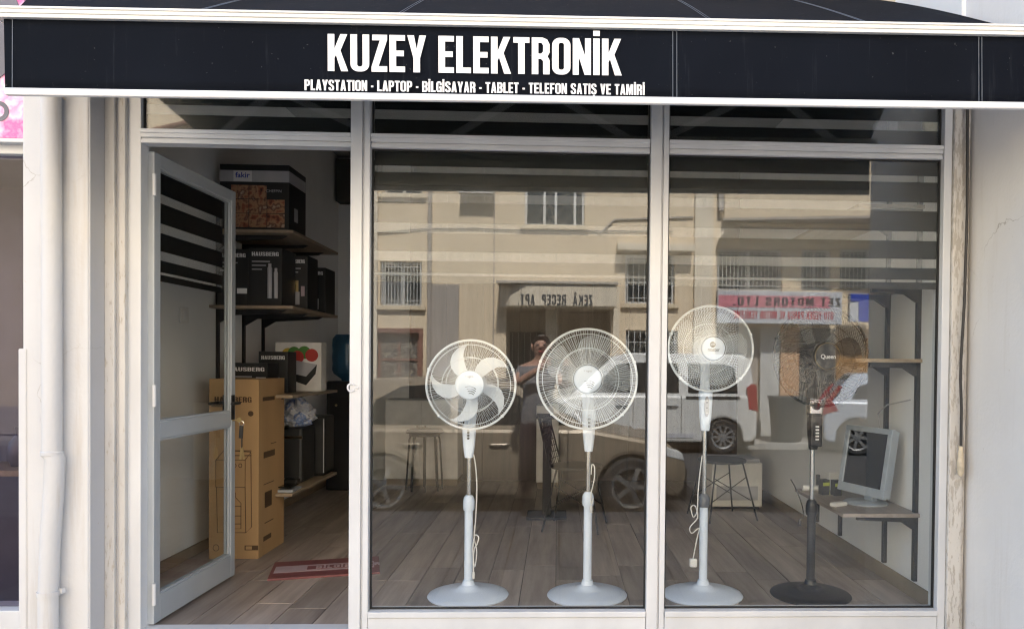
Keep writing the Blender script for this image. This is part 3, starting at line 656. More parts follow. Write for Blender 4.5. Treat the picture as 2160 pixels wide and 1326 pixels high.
# ================================================================== PEDESTAL FANS
def guard_y(r, Rd, front):
    k = (r / Rd)
    return (-.125 - .062 * (1 - k ** 3.2)) if front else (-.115 + .075 * (1 - k ** 3.0))
def flatten(hd, t):
    for c in kids(hd): mtx = hd.matrix_basis @ c.matrix_basis; c.parent = t; c.matrix_basis = mtx
    bpy.data.objects.remove(hd)
def make_fan(name, label, pole_px, base_py, Y, head, Rpx, ctl, chrome, collar, style, turn=0):
    g = (lambda px, py: at(px, py, Y))
    x0 = g(pole_px, 1200).x
    t = thing(name, label, 'fan', (x0, Y, FZ), 0, 'pedestal fans in the window')
    hz = lambda py, dy=0: at(pole_px, py, Y + dy).z - FZ
    hy = -.13
    hc = at(head[0], head[1], Y + hy); hx, hh = hc.x - x0, hc.z - FZ
    Rd = abs(at(head[0] + Rpx, head[1], Y + hy).x - hc.x)
    black = style == 'black'
    P = M['fanblack'] if black else M['fanwhite']; WM = M['wire_b'] if black else M['wire_w']
    # base, pole
    mb = MB(); mb.lathe([(.212, 0), (.215, .006), (.210, .013), (.17, .026), (.10, .038), (.06, .044), (.052, .052), (.034, .062), (.028, .085)], 40, (0, 0, 0))
    mb.build('base', P, t, smooth=True)
    z_ch1, z_ch0 = hz(chrome[0]), hz(chrome[1]); z_c1, z_c0 = hz(collar[0]), hz(collar[1])
    MB().lathe([(.0225, .07), (.0225, z_c0 + .01)], 20).build('lower_pole', P, t, smooth=True)
    MB().lathe([(.028, z_c0), (.031, z_c0 + .012), (.031, z_c0 + .05), (.025, z_c1 - .01), (.016, z_c1)], 20).build('height_collar', M['fangrey'] if style == 'mesh' else P, t, smooth=True)
    MB().lathe([(.0125, z_c1 - .02), (.0125, z_ch1 + .02)], 14).build('chrome_pole', M['chrome'], t, smooth=True)
    # control column, wide at the top, narrow at the foot
    za, zb = hz(ctl[1], -.03), hz(ctl[0], -.03); prof = [(0, .021), (.06, .024), (.35, .031), (.75, .036), (.95, .036), (1.0, .032)]
    mb = MB(); vs = []
    n = 16
    for q, w in prof:
        for k in range(n):
            a = 2 * math.pi * k / n; c, s = math.cos(a), math.sin(a)
            sx = math.copysign(abs(c) ** .7, c) * w; sy = math.copysign(abs(s) ** .7, s) * (.026 + .012 * q)
            vs.append((sx, sy - .012, za + (zb - za) * q))
    fs = [(i*n+k, i*n+(k+1)%n, (i+1)*n+(k+1)%n, (i+1)*n+k) for i in range(len(prof)-1) for k in range(n)] + [tuple(range(n))[::-1], tuple(range((len(prof)-1)*n, len(prof)*n))]
    mb.add(vs, fs); cc = mb.build('control_column', P, t, smooth=True)
    fy = -.012 - .039
    if style in ('solid', 'clear'):
        for k in range(4): zz = za + (zb - za) * (.60 + .085 * k); MB().lathe([(.0065, 0), (.0065, .006), (.004, .008)], 12, (0, fy - .004, zz), 'y').build('button', M['darkmark'] if k < 3 else M['greyprint'], cc)
    elif style == 'mesh':
        mb = MB(); mb.prism([(.013 * math.cos(R(a)), za + (zb - za) * .60 + .055 * math.sin(R(a))) for a in range(0, 360, 20)], lambda a, b: (a, fy - .004, b), lambda a, b: (a, fy + .012, b)); mb.build('button_panel', M['greyprint'], cc)
        MB().lathe([(.022, -.004), (.024, .004), (.018, .006)], 18, (0, fy + .004, zb - .012), 'y').build('timer_knob', M['fanwhite'], cc, smooth=True)
        for k in range(3): MB().ball((0, fy - .004, za + (zb - za) * (.44 + .13 * k)), .004, .003, .004, 8, 4).build('button', M['switch'] if k == 0 else M['darkmark'], cc)
    else:
        box('button_panel', M['fanblack'], cc, -.032, .032, fy - .012, fy + .03, za + .02, zb - .09, .006)
        for k in range(5): box('button', M['whiteprint'], cc, -.006, .012, fy - .018, fy - .012, za + .055 + k * .017, za + .063 + k * .017, .001)
        box('metal_neck', M['chrome'], cc, -.036, .036, fy - .004, fy + .06, zb - .088, zb - .002, .006)
        MB().lathe([(.02, -.01), (.018, .0)], 16, (.0, fy - .006, zb - .045), 'y').build('swivel_knob', M['fanblack'], cc, smooth=True)
    # head: everything turns about the pole top
    hd = bpy.data.objects.new('fan_head', None); COL.objects.link(hd); hd.parent = t; hd.location = (hx, 0, hh); hd.rotation_euler = (0, 0, turn)
    MB().lathe([(.03, .13), (.055, .12), (.065, .06), (.068, .0), (.06, -.03), (.05, -.045)], 24, (0, 0, 0), 'y').build('motor_housing', P, hd, smooth=True)
    MB().bar((-hx, .01, zb - hh - .03), (-hx * .2, .02, -.03), .05, .05).build('neck', P, hd, bevel=.01)
    # guards
    for front in (True, False):
        mb = MB(); r_in = Rd * (.30 if front else .27)
        nw = 128 if style in ('solid', 'clear') else (84 if black else 76)
        fams = [0.0] if style in ('solid', 'clear') else ([.55] if black else [.95, -.95])
        if not front: fams = [0.0]; nw = 80
        steps = 8 if fams == [0.0] else 12
        for sw in fams:
            for k in range(nw):
                a0 = 2 * math.pi * k / nw; pts = []
                for i in range(steps + 1):
                    r = r_in + (Rd - r_in) * i / steps; a = a0 + sw * (r - r_in) / (Rd - r_in)
                    pts.append((r * math.cos(a), guard_y(r, Rd, front), r * math.sin(a)))
                mb.tube(pts, (.00085 if style in ('solid', 'clear') else (.0013 if black else .0008)) if front else .0007, 3, cap=False)
        for rr in ((.30, .62, .90) if style != 'mesh' else (.30,)) if front else (.27, .6):
            mb.tube([(rr * Rd * math.cos(a), guard_y(rr * Rd, Rd, front), rr * Rd * math.sin(a)) for a in [2 * math.pi * i / 64 for i in range(64)]], .0018, 5, True)
        mb.build('front_guard' if front else 'rear_guard', WM, hd)
    mb = MB(); mb.tube([(Rd * math.cos(a), -.12, Rd * math.sin(a)) for a in [2 * math.pi * i / 72 for i in range(72)]], .0062, 8, True)
    rim = mb.build('guard_rim', WM, hd, smooth=True)
    for a in (20, 160, 225, 315): MB().box(Rd * math.cos(R(a)) - .008, Rd * math.cos(R(a)) + .008, -.132, -.108, Rd * math.sin(R(a)) - .007, Rd * math.sin(R(a)) + .007).build('clip', WM, rim, bevel=.003)
    # hub cap with its print
    hr = Rd * (.325 if style == 'solid' else (.28 if style != 'mesh' else .275)); yc = guard_y(Rd * .3, Rd, True) - .002
    hub = MB().lathe([(hr * .3, -.012), (hr * .8, -.009), (hr * .96, -.004), (hr, .004), (hr, .010)], 40, (0, yc, 0), 'y').build('hub_cap', P if not black else M['fanblack'], hd, smooth=True)
    yp = yc - .0125
    if style in ('solid', 'clear'):
        words('hub_mark', '• vgro', M['greyprint'], hub, (0, yp - .0005, hr * .55), hr * .55, hr * .14)
        for k in range(4):
            ra = hr * (.95 - .17 * k); ctr = -hr * .95
            mb = MB(); a0, a1 = (52, 118) if k == 0 else (48, 112)
            mb.tube([(ra * math.cos(R(a)) * .78 + .002 * k, yp + .0015 , ctr + ra * math.sin(R(a)) * .9) for a in range(a0, a1, 6)], .0018, 4); mb.build('curved_slot', M['darkmark'], hub)
    elif style == 'mesh':
        words('hub_name', 'master', M['darkmark'], hub, (0, yp - .0005, -hr * .12), hr * 1.0, hr * .24)
        mb = MB(); mb.lathe([(hr * .24, -.0008), (hr * .24, .0008)], 24, (-hr * .1, yp - .0004, hr * .32), 'y'); mb.build('round_emblem', M['darkmark'], hub)
        for dz in (.24, .32, .40): MB().bar((-hr * .3, yp - .0018, hr * dz), (hr * .10, yp - .0018, hr * (dz + .03)), .001, hr * .035).build('emblem_stripe', M['fanwhite'], hub)
    else:
        words('hub_name', 'Queen', M['whiteprint'], hub, (0, yp - .001, -hr * .05), hr * 1.1, hr * .36, bold=.01)
        mb = MB(); mb.tube([(hr * .93 * math.cos(a), yc - .006, hr * .93 * math.sin(a)) for a in [2 * math.pi * i / 40 for i in range(40)]], .003, 6, True); mb.build('gilt_ring', M['giltdull'], hub)
    # blades
    nb_ = 5 if style != 'black' else 5
    lead = [(.30, 152), (.45, 150), (.60, 144), (.70, 137), (.80, 127), (.87, 116), (.91, 106), (.925, 100)]
    trail = [(.30, 112), (.45, 113), (.58, 112), (.66, 111), (.74, 109), (.83, 105), (.88, 102), (.915, 99)]
    if style != 'solid': lead = [(.26, 160), (.45, 158), (.6, 156), (.72, 152), (.8, 146), (.86, 138), (.89, 128), (.90, 118)]; trail = [(.26, 112), (.45, 108), (.58, 104), (.68, 102), (.76, 101), (.82, 101), (.86, 103), (.885, 106)]
    BM = {'solid': M['fanblade'], 'clear': M['clear'], 'mesh': M['clear'], 'black': M['darkclear']}[style]
    for b in range(nb_):
        mb = MB(); nc = 5; off = 360 / nb_ * b + (-4 if style == 'solid' else 25)
        for side in (0, 1):
            for (r1, a1), (r2, a2) in zip(lead, trail):
                for c in range(nc):
                    q = c / (nc - 1); r = (r1 + (r2 - r1) * q) * Rd; a = R(a1 + (a2 - a1) * q + off)
                    mb.v.append((r * math.cos(a), -.095 + .018 * (q - .5) * 2 * (1 - .5 * (r / Rd)) + .0018 * side, r * math.sin(a)))
        nl = len(lead); h = nl * nc
        for i in range(nl - 1):
            for c in range(nc - 1):
                q = i * nc + c; mb.f.append((q, q+1, q+nc+1, q+nc)); mb.f.append((h+q, h+q+nc, h+q+nc+1, h+q+1)); mb.m += [0, 0]
        for i in range(nl - 1):
            for c in (0, nc - 1): q = i * nc + c; mb.f.append((q, q+nc, h+q+nc, h+q)); mb.m.append(0)
        mb.build('blade', BM, hd, smooth=True)
    MB().lathe([(Rd * .29, -.112), (Rd * .30, -.106), (Rd * .30, -.082), (.02, -.07)], 30, (0, 0, 0), 'y').build('blade_boss', BM, hd, smooth=True)
    flatten(hd, t)
    return t, x0, hz
FY = .50
def cord(t, pts, m, plug, x0):
    P = [Vector((at(px, py, FY - .045).x - x0, -.045 + .012 * math.sin(i * 1.7), at(px, py, FY - .045).z - FZ)) for i, (px, py) in enumerate(pts)]
    Q = []
    for i in range(len(P) - 1):                       # smooth the run
        p0, p1, p2, p3 = P[max(i-1, 0)], P[i], P[i+1], P[min(i+2, len(P)-1)]
        for k in range(5):
            u = k / 5; Q.append(.5 * ((2*p1) + (p2-p0)*u + (2*p0-5*p1+4*p2-p3)*u*u + (3*p1-p0-3*p2+p3)*u**3))
    Q.append(P[-1])
    c = MB().tube(Q, .0033, 6).build('power_cord', m, t, smooth=True)
    e = P[-1]
    if plug == 'big': MB().box(e.x - .02, e.x + .02, e.y - .014, e.y + .014, e.z - .045, e.z).build('plug', M['switch'] if m == M['switch'] else m, c, bevel=.006)
    else: MB().lathe([(.006, 0), (.008, -.012), (.006, -.035)], 8, (e.x, e.y, e.z)).build('plug', m, c, smooth=True)
f1, x1, _ = make_fan('pedestal_fan', 'white pedestal fan with five opaque curved blades', 988, 1277, FY, (993, 811), 94, (895, 965), (960, 1045), (1043, 1075), 'solid')
cord(f1, [(999, 958), (1003, 985), (1006, 1030), (1004, 1090), (1000, 1130), (1004, 1150), (1010, 1132), (1002, 1128), (997, 1160), (1001, 1195), (1006, 1165), (1003, 1150), (998, 1175), (999, 1205)], M['switch'], 'small', x1)
f2, x2, _ = make_fan('pedestal_fan', 'largest white pedestal fan, clear blades and radial wire guard', 1239, 1275, FY, (1239, 799), 105, (862, 952), (948, 1037), (1036, 1066), 'clear')
cord(f2, [(1247, 1000), (1249, 980), (1254, 985), (1253, 1010), (1247, 1040), (1247, 1062), (1251, 1050), (1247, 1066)], M['switch'], 'small', x2)
f3, x3, _ = make_fan('pedestal_fan', 'white pedestal fan with fine diamond mesh guard and grey collar', 1483, 1277, FY, (1500, 735), 89, (822, 908), (904, 1045), (1040, 1068), 'mesh')
cord(f3, [(1481, 960), (1477, 1000), (1472, 1040), (1470, 1075), (1463, 1090), (1458, 1070), (1466, 1066), (1471, 1090), (1456, 1112), (1460, 1124), (1474, 1112), (1470, 1135), (1463, 1178)], M['switch'], 'big', x3)
f4, x4, _ = make_fan('pedestal_fan', 'black pedestal fan with gilt ringed hub, standing by the right wall', 1710, 1272, FY, (1729, 751), 104, (838, 948), (944, 1055), (1052, 1085), 'black', R(6))
cord(f4, [(1668, 1010), (1680, 1030), (1690, 1060), (1694, 1085), (1688, 1095)], M['cord_b'], 'small', x4)

# ================================================================== INSIDE THE SHOP
# ---- left wall shelving
SX0, SX1, SY0, SY1 = LW + .004, -1.75, 1.56, 2.60
us = thing('wall_shelf_unit', 'four oak boards on black brackets along the left wall', 'shelf')
SHZ = [2.06, 1.56, .97, .315]
for z in SHZ:
    box('shelf_board', M['shelf'], us, SX0, SX1, SY0, SY1, z - .02, z, .002)
    for y in (SY0 + .12, SY0 + .55, SY1 - .12):
        mb = MB(); mb.prism([(SX0, z - .02), (SX1 - .08, z - .02), (SX1 - .12, z - .04), (SX0 + .1, z - .06), (SX0, z - .12)], lambda a, b: (a, y - .012, b - .0005), lambda a, b: (a, y + .012, b - .0005)); mb.build('bracket', M['black'], us)
for y in (SY0 + .12, SY0 + .55, SY1 - .12): box('wall_rail', M['black'], us, LW + .001, LW + .02, y - .012, y + .012, .1, 2.3)
def carton(name, label, m, x0, x1, y0, y1, z, h, group=None):
    t = thing(name, label, 'box', ((x0 + x1) / 2, y0, z), 0, group); w = x1 - x0
    box('carton', m, t, -w / 2, w / 2, 0, y1 - y0, 0, h, .003); return t, w
t, w = carton('appliance_box', 'large black fryer box printed with food photographs on the top shelf', M['blackbox'], -2.245, -1.792, 1.60, 1.94, SHZ[0], .435)
box('grey_band', M['greyprint'], t, -w/2 - .001, w/2 + .001, -.0015, .33, .32, .395)
box('logo_patch', M['whiteprint'], t, -w/2 + .09, -w/2 + .21, -.003, -.0016, .322, .393); words('maker_name', 'fakir', M['blue'], t, (-w/2 + .15, -.0036, .364), .095, .036, bold=.02)
words('model_name', 'CHEFPIN', M['greyprint'], t, (w/2 - .10, -.0012, .262), .10, .018)
for i in range(3):
    for j in range(3):
        if (i, j) == (2, 2): continue
        box('food_photo', M['food'], t, -w/2 + .075 + i * .118, -w/2 + .188 + i * .118, -.0012, -.0002, .02 + j * .094, .11 + j * .094)
box('side_photo', M['greyprint'], t, w/2 + .0002, w/2 + .0012, .10, .17, .08, .17)
GB = 'black appliance boxes on the left shelves'
def blackbox(label, x0, x1, y0, y1, z, h, pic):
    t, w = carton('appliance_box', label, M['blackbox'], x0, x1, y0, y1, z, h, GB)
    caps('maker_name', 'HAUSBERG', M['whiteprint'], t, (-w/2 + .02, -.0012, h - .055), w - .04, .026, gap=.08)
    for k in range(3): box('text_line', M['greyprint'], t, -w/2 + .02, -w/2 + .02 + w * (.55 - .12 * k), -.0012, -.0002, h - .095 - .026 * k, h - .088 - .026 * k)
    if pic == 'flask':
        for dx, ww, hh in ((.03, .03, .2), (.07, .026, .17)): MB().lathe([(ww / 2, 0), (ww / 2, hh), (ww / 3, hh + .01), (ww / 3, hh + .03)], 12, (dx, -.0005, .05)).build('printed_flask', M['greyprint'], t)
    elif pic == 'blender':
        box('printed_blender', M['greyprint'], t, -.03, .02, -.0015, -.0002, .03, .12); box('printed_blender', M['brass'], t, -.02, .012, -.0015, -.0002, .12, .20); box('printed_cup', M['pinkstripe'], t, .03, .055, -.0015, -.0002, .09, .16)
    elif pic == 'chopper':
        box('printed_chopper', M['greyprint'], t, -.045, .045, -.0015, -.0002, .03, .11)
        for dx in (-.02, .012): box('printed_blade', M['whiteprint'], t, dx, dx + .014, -.0015, -.0002, .11, .2)
    elif pic == 'label': box('barcode_label', M['whiteprint'], t, w/2 - .075, w/2 - .01, -.0015, -.0002, .08, .115)
    return t
blackbox('black box with barcode label at the door end of the second shelf', -2.26, -2.055, 1.60, 1.90, SHZ[1], .375, 'label')
blackbox('tall black flask box beside the barcode box on the second shelf', -2.05, -1.835, 1.59, 1.86, SHZ[1], .385, 'flask')
blackbox('black blender box with orange jar, between flask and chopper boxes', -1.905, -1.755, 1.87, 2.10, SHZ[1], .375, 'blender')
blackbox('black chopper box at the far end of the second shelf', -1.955, -1.765, 2.32, 2.57, SHZ[1], .345, 'chopper')
blackbox('low black box behind the big brown carton on the third shelf', -2.20, -1.93, 1.60, 1.80, SHZ[2], .21, 'label')
blackbox('black box standing behind the low box on the third shelf', -2.08, -1.88, 1.84, 2.02, SHZ[2], .29, 'chopper')
t, w = carton('kitchen_scale_box', 'white box printed with vegetables and a black appliance', M['whitebox'], -2.11, -1.77, 2.24, 2.36, SHZ[2], .365)
for i, (c, m) in enumerate((((-.075, .275), 'pyel'), ((-.03, .285), 'pgrn'), ((.045, .29), 'pgrn'), ((.10, .27), 'pred'), ((-.005, .255), 'pred'))):
    MB().lathe([(.048, -.0006), (.048, 0)], 20, (c[0], -.0004 - .0008 * i, c[1]), 'y').build('printed_vegetable', M[m], t)
MB().prism([(-.12, .15), (.06, .11), (.14, .2), (-.04, .235)], lambda a, b: (a, -.006, b), lambda a, b: (a, -.005, b)).build('printed_appliance', M['greyprint'], t)
MB().prism([(-.13, .11), (.06, .045), (.06, .11), (-.12, .15)], lambda a, b: (a, -.0065, b), lambda a, b: (a, -.005, b)).build('printed_appliance', M['blackbox'], t)
MB().prism([(.06, .045), (.13, .13), (.14, .2), (.06, .11)], lambda a, b: (a, -.0065, b), lambda a, b: (a, -.005, b)).build('printed_appliance', M['blackbox'], t)
t = thing('coffee_machine', 'black coffee machine on the bottom shelf beside the chrome bar', 'coffee machine', (-1.93, 2.0, SHZ[3]))
box('body', M['blackbox'], t, -.10, .10, 0, .3, 0, .40, .02); box('drip_tray', M['black'], t, -.09, .09, -.08, 0, 0, .04, .008); box('chrome_strip', M['chrome'], t, -.1005, .1005, -.004, -.0005, .32, .34)
t = thing('chrome_scale', 'chrome measuring stand with flat plate on the bottom shelf', 'scale', (-1.86, 1.68, SHZ[3]))
box('plate', M['silver'], t, -.10, .10, -.08, .1, .0, .018, .005); box('upper_plate', M['screen'], t, -.085, .085, -.07, .09, .03, .038, .003); MB().lathe([(.008, .018), (.008, .33)], 12, (-.03, .05, 0)).build('chrome_bar', M['chrome'], t, smooth=True)
mb = MB(); mb.ball((0, 0, .09), .12, .10, .10, 18, 12)
for i, v in enumerate(mb.v): k = 1 + .25 * math.sin(i * 2.3) * math.cos(i * 1.1); mb.v[i] = (v[0] * k, v[1] * k, max(0, v[2] * (1 + .15 * math.sin(i * 3.7))))
o = mb.build('plastic_bag', M['bag'], None); o.location = (-1.90, 2.12, SHZ[3] + .40); tag(o, 'crumpled printed plastic bag lying on the coffee machine', 'bag')
t = thing('toaster_oven', 'square black appliance at the deep end of the bottom shelf', 'appliance', (-1.9, 2.34, SHZ[3])); box('body', M['blackbox'], t, -.13, .13, 0, .25, .01, .46, .015); box('foot', M['black'], t, -.11, .11, .02, .22, 0, .0105); box('front_trim', M['greyprint'], t, .118, .124, -.003, -.0005, .03, .44)
# ---- big brown carton by the door
c0, c1 = fl(440, 1178), fl(545, 1178)
t, w = carton('brown_carton', 'tall brown carton printed with a water dispenser drawing', M['card'], c0.x, c1.x, c0.y, c0.y + .45, FZ, 1.125)
h = 1.125; I_ = M['cardink']
caps('maker_name', 'HAUSBERG', I_, t, (-w/2 + .035, -.0012, h - .145), w - .08, .034, gap=.09)
box('printed_bar', I_, t, -w/2 + .015, -w/2 + .15, -.0012, -.0002, h - .175, h - .153)
MB().lathe([(.017, -.001), (.017, 0)], 18, (w/2 - .05, -.0004, h - .215), 'y').build('round_stamp', I_, t)
for k in range(2): box('printed_line', I_, t, -.04, w/2 - .045, -.0012, -.0002, h - .45 - .03 * k, h - .444 - .03 * k)
def lines(segs, y=-.0008, r=.0022, name='line_drawing'):
    mb = MB()
    for sg in segs: mb.tube([(a, y, b) for a, b in sg], r, 4)
    return mb.build(name, I_, t)
lines([[(-.11, .62), (.07, .62), (.07, .45), (-.11, .45), (-.11, .62)], [(-.11, .62), (-.06, .68), (.105, .67), (.07, .62)], [(.07, .62), (.105, .67), (.11, .2), (.075, .165), (.07, .45)],
       [(-.105, .45), (-.10, .165), (.075, .165)], [(-.06, .44), (-.06, .17)], [(.0, .45), (.0, .415)],
       [(-.012, .415), (.012, .415), (.012, .385), (.045, .35), (.045, .19), (-.045, .19), (-.045, .35), (-.012, .385), (-.012, .415)], [(-.045, .33), (.045, .33)], [(-.045, .27), (.045, .27)], [(-.045, .22), (.045, .22)]])
for k in range(3): mb = MB(); mb.tube([(-.03 + .035 * k + .01 * math.cos(R(a)), -.0008, .585 + .012 * math.sin(R(a))) for a in range(0, 360, 30)], .002, 4, True); mb.build('printed_tap', I_, t)
box('printed_label', I_, t, w/2 - .085, w/2 - .002, -.0012, -.0002, .055, .085); box('printed_label', M['card'], t, w/2 - .078, w/2 - .04, -.002, -.0012, .060, .080)
mb = MB(); mb.tube([(-w/2 + .045 + .018 * math.cos(R(a)), -.0008, .07 + .02 * math.sin(R(a))) for a in range(0, 360, 24)], .002, 4, True); mb.build('printed_ring', I_, t)
for (a, b, c, d) in ((.08, .40, .62, .66), (.08, .38, .45, .455), (.1, .3, .3, .40), (.1, .35, .2, .206), (.06, .4, .985, 1.01), (.2, .36, .7, .705), (.08, .3, .09, .12)): box('side_print', I_, t, w/2 + .0002, w/2 + .0012, a, a + (b - a) * .6, c, d)
# ---- red board on the floor
a, b, c = fl(572, 1206), fl(800, 1192), 0
d = (b - a); L = math.hypot(d.x, d.y)
t = thing('red_sign_board', 'long dull red lettered board lying on the floor by the mullion', 'sign board', (a.x, a.y, FZ), math.atan2(d.y, d.x))
box('board', M['redboard'], t, 0, L, -.19, .19, .0, .012, .002); box('pale_stripe', M['pinkstripe'], t, .02, L * .95, -.075, .07, .0122, .0132)
box('letter_panel', M['redboard'], t, .20, L * .94, -.042, .038, .0134, .0142); caps('board_lettering', 'BİLGİSAYAR', M['pinkstripe'], t, (.25, -.03, .0146), L * .6, .056, rot=(0, 0, 0), gap=.12)
# ---- water dispenser, dark panel, switch
t = thing('water_dispenser', 'dark water dispenser with blue bottle in the back left corner', 'water dispenser', (-2.06, 3.85, FZ))
box('cabinet', M['fanblack'], t, -.15, .15, 0, .3, 0, 1.05, .015); box('tap_recess', M['black'], t, -.11, .11, -.004, -.0005, .68, .9); MB().ball((-.05, -.02, .82), .012, .02, .012, 8, 5).build('tap', M['brass'], t)
MB().lathe([(.04, 1.04), (.05, 1.07), (.12, 1.12), (.135, 1.16), (.13, 1.22), (.135, 1.28), (.13, 1.34), (.135, 1.40), (.13, 1.46), (.10, 1.50)], 24, (0, .15, 0)).build('water_bottle', M['bottle'], t, smooth=True)
o = box('wall_panel', M['vent'], None, -2.28, -1.85, BW - .18, BW - .001, 2.83, 3.26, .004); tag(o, 'dark square cabinet high in the back left corner', 'cabinet')
sp = fl(405, 1178); t = thing('light_switch', 'small white switch on the left wall behind the open door', 'switch', (LW, 1.22, 1.47)); box('plate', M['switch'], t, .001, .012, -.05, .05, -.05, .05, .004); box('rocker', M['whiteprint'], t, .012, .017, -.022, .022, -.03, .03, .003)
# ---- furniture at the back
p = fl(897, 1030); t = thing('round_stool', 'black round stool with many thin metal legs by the white cupboard', 'stool', (p.x, p.y - .05, FZ))
MB().lathe([(.165, .55), (.18, .556), (.182, .575), (.17, .585), (.0, .587)], 28).build('seat', M['black'], t, smooth=True); MB().lathe([(.15, .525), (.15, .549)], 24).build('seat_ring', M['fanblack'], t)
for k in range(8):
    a = 2 * math.pi * k / 8 + .2; MB().tube([(.13 * math.cos(a), .13 * math.sin(a), .53), (.145 * math.cos(a), .145 * math.sin(a), .49), (.175 * math.cos(a), .175 * math.sin(a), .0)], .009, 8).build('leg', M['black'], t, smooth=True)
p = at(812, 1010, 4.15); q = at(966, 1010, 4.15)
t = thing('white_cupboard', 'white low cupboard with plinth against the back wall', 'cupboard', ((p.x + q.x) / 2, 4.12, FZ)); w = q.x - p.x
box('carcass', M['whitebox'], t, -w/2, w/2, .02, .42, .07, .86, .003); box('plinth', M['lightbrown'], t, -w/2 + .01, w/2 - .01, .05, .42, 0, .07)
for k in range(2): d_ = box('cupboard_door', M['whitebox'], t, -w/2 + .004 + k * w/2, k * w/2 - .004, .0, .0195, .08, .85, .003); MB().ball(((-.04 if k == 0 else .04), -.012, .6), .01, .012, .01, 8, 5).build('knob', M['chrome'], d_)
o = thing('narrow_cabinet', 'narrow white cabinet standing behind the wire chair', 'cabinet', (at(1154, 1000, 4.0).x, 4.0, FZ)); box('carcass', M['whitebox'], o, -.11, .11, .015, .4, .06, .82, .003); box('front', M['whitebox'], o, -.105, .105, 0, .0145, .07, .81, .003); box('plinth', M['lightbrown'], o, -.1, .1, .03, .38, 0, .06)
p = fl(1153, 1088); t = thing('bistro_table', 'small black pedestal table behind the wire chair', 'table', (p.x, p.y, FZ))
box('post', M['black'], t, -.035, .035, -.035, .035, .02, .80, .004); box('table_top', M['black'], t, -.09, .24, -.16, .2, .80, .822, .004); box('foot_plate', M['black'], t, -.16, .16, -.16, .16, 0, .02, .004)
def wire_chair(label, px, py, rz, back=True):
    p = fl(px, py); t = thing('wire_chair' if back else 'low_table', label, 'chair' if back else 'table', (p.x, p.y, FZ), rz); m = M['black']
    mb = MB(); mb.prism([(.20 * math.cos(R(a)) * (1 if math.cos(R(a)) > 0 else .95), .21 * math.sin(R(a))) for a in range(0, 360, 15)], lambda a, b: (a, b, .455), lambda a, b: (a, b, .48)); mb.build('seat', m, t, bevel=.008)
    mb = MB()
    def bk(u, v): return (-.16 - .09 * v - .02 * (1 - u * u) , .20 * u * (1 - .12 * v), .47 + .37 * v)
    for i in range(-5, 6): mb.tube([bk(i / 5, v / 6) for v in range(7)], .0028, 4)
    for v in range(0, 9): mb.tube([bk(i / 5, v / 8) for i in range(-5, 6)], .0028, 4)
    if back: mb.build('wire_back', m, t)
    mb = MB(); mb.tube([bk(-1, 0), bk(-1, .5), bk(-1, 1), bk(-.5, 1.01), bk(0, 1.02), bk(.5, 1.01), bk(1, 1), bk(1, .5), bk(1, 0)], .006, 6)
    if back: mb.build('back_frame', m, t)
    for sx in (-1, 1):
        for sy in (-1, 1):
            MB().tube([(.12 * sx, .12 * sy, .46), (.21 * sx, .21 * sy, 0)], .007, 6).build('leg', m, t)
            MB().tube([(.14 * sx, .14 * sy, .34), (-.17 * sx, .17 * sy, .16)], .004, 5).build('cross_wire', m, t)
    return t
wire_chair('black wire chair turned sideways between the two white fans', 1213, 1112, R(-12))
wire_chair('low black table with crossed wire legs before the white printer', 1522, 1090, R(195), False)
p = fl(1560, 1078); t = thing('white_printer', 'white office machine on the floor behind the crossed leg chair', 'printer', (p.x, p.y + .1, FZ)); box('body', M['whitebox'], t, -.22, .22, 0, .4, .02, .40, .01); box('foot', M['black'], t, -.2, .2, .02, .38, 0, .02); box('paper_tray', M['greyprint'], t, -.18, .18, -.01, -.0005, .08, .2, .003); box('lid', M['greyprint'], t, -.2, .2, .02, .38, .4005, .43, .008)
# ---- right wall shelving with monitor
us = thing('right_shelf_unit', 'boards on black rails and brackets along the right wall', 'shelf')
RY = [.42, .80, 1.50, 1.95]; sz = at(1943, 1080, .42).z; sx0 = at(1775, 1078, .40).x
for z, x0, y1 in ((sz, sx0, 1.20), (at(1940, 757, .42).z, RW - .36, 1.6), (at(1940, 601, .42).z, RW - .36, 1.6), (2.05, RW - .36, 1.6)):
    box('shelf_board', M['shelf'] if z > sz else M['laminate'], us, x0, RW - .004, .38, y1, z - .02, z, .002)
    for y in RY[:2]:
        mb = MB(); mb.prism([(RW - .004, z - .0205), (x0 + .09, z - .0205), (x0 + .09, z - .04), (RW - .09, z - .05), (RW - .03, z - .09), (RW - .004, z - .10)], lambda a, b: (a, y - .012, b), lambda a, b: (a, y + .012, b)); br = mb.build('bracket', M['black'], us)
for i, y in enumerate(RY): box('wall_rail', M['black'], us, RW - .022, RW - .001, y - .014, y + .014, FZ + .10, 2.25 if i < 2 else sz - .02)
mp = Vector((RW - .20, .68, sz))
t = thing('computer_monitor', 'silver flat monitor with dark screen on the right shelf', 'monitor', mp, R(-73))
mw, mz0, mz1 = .195, .05, .435
hd = bpy.data.objects.new('screen_head', None); COL.objects.link(hd); hd.parent = t; hd.location = (0, 0, 0); hd.rotation_euler = (R(-9), 0, 0)
mb = MB()
for a in ((-mw, mw, mz0, mz0 + .05), (-mw, mw, mz1 - .03, mz1), (-mw, -mw + .034, mz0 + .05, mz1 - .03), (mw - .034, mw, mz0 + .05, mz1 - .03)): mb.box(a[0], a[1], -.025, .0, a[2], a[3])
mb.box(-mw + .006, mw - .006, .0, .03, mz0 + .006, mz1 - .006)
mb.build('bezel', M['silver'], hd, bevel=.003); box('screen', M['screen'], hd, -mw + .034, mw - .034, -.016, -.0005, mz0 + .05, mz1 - .03)
flatten(hd, t)
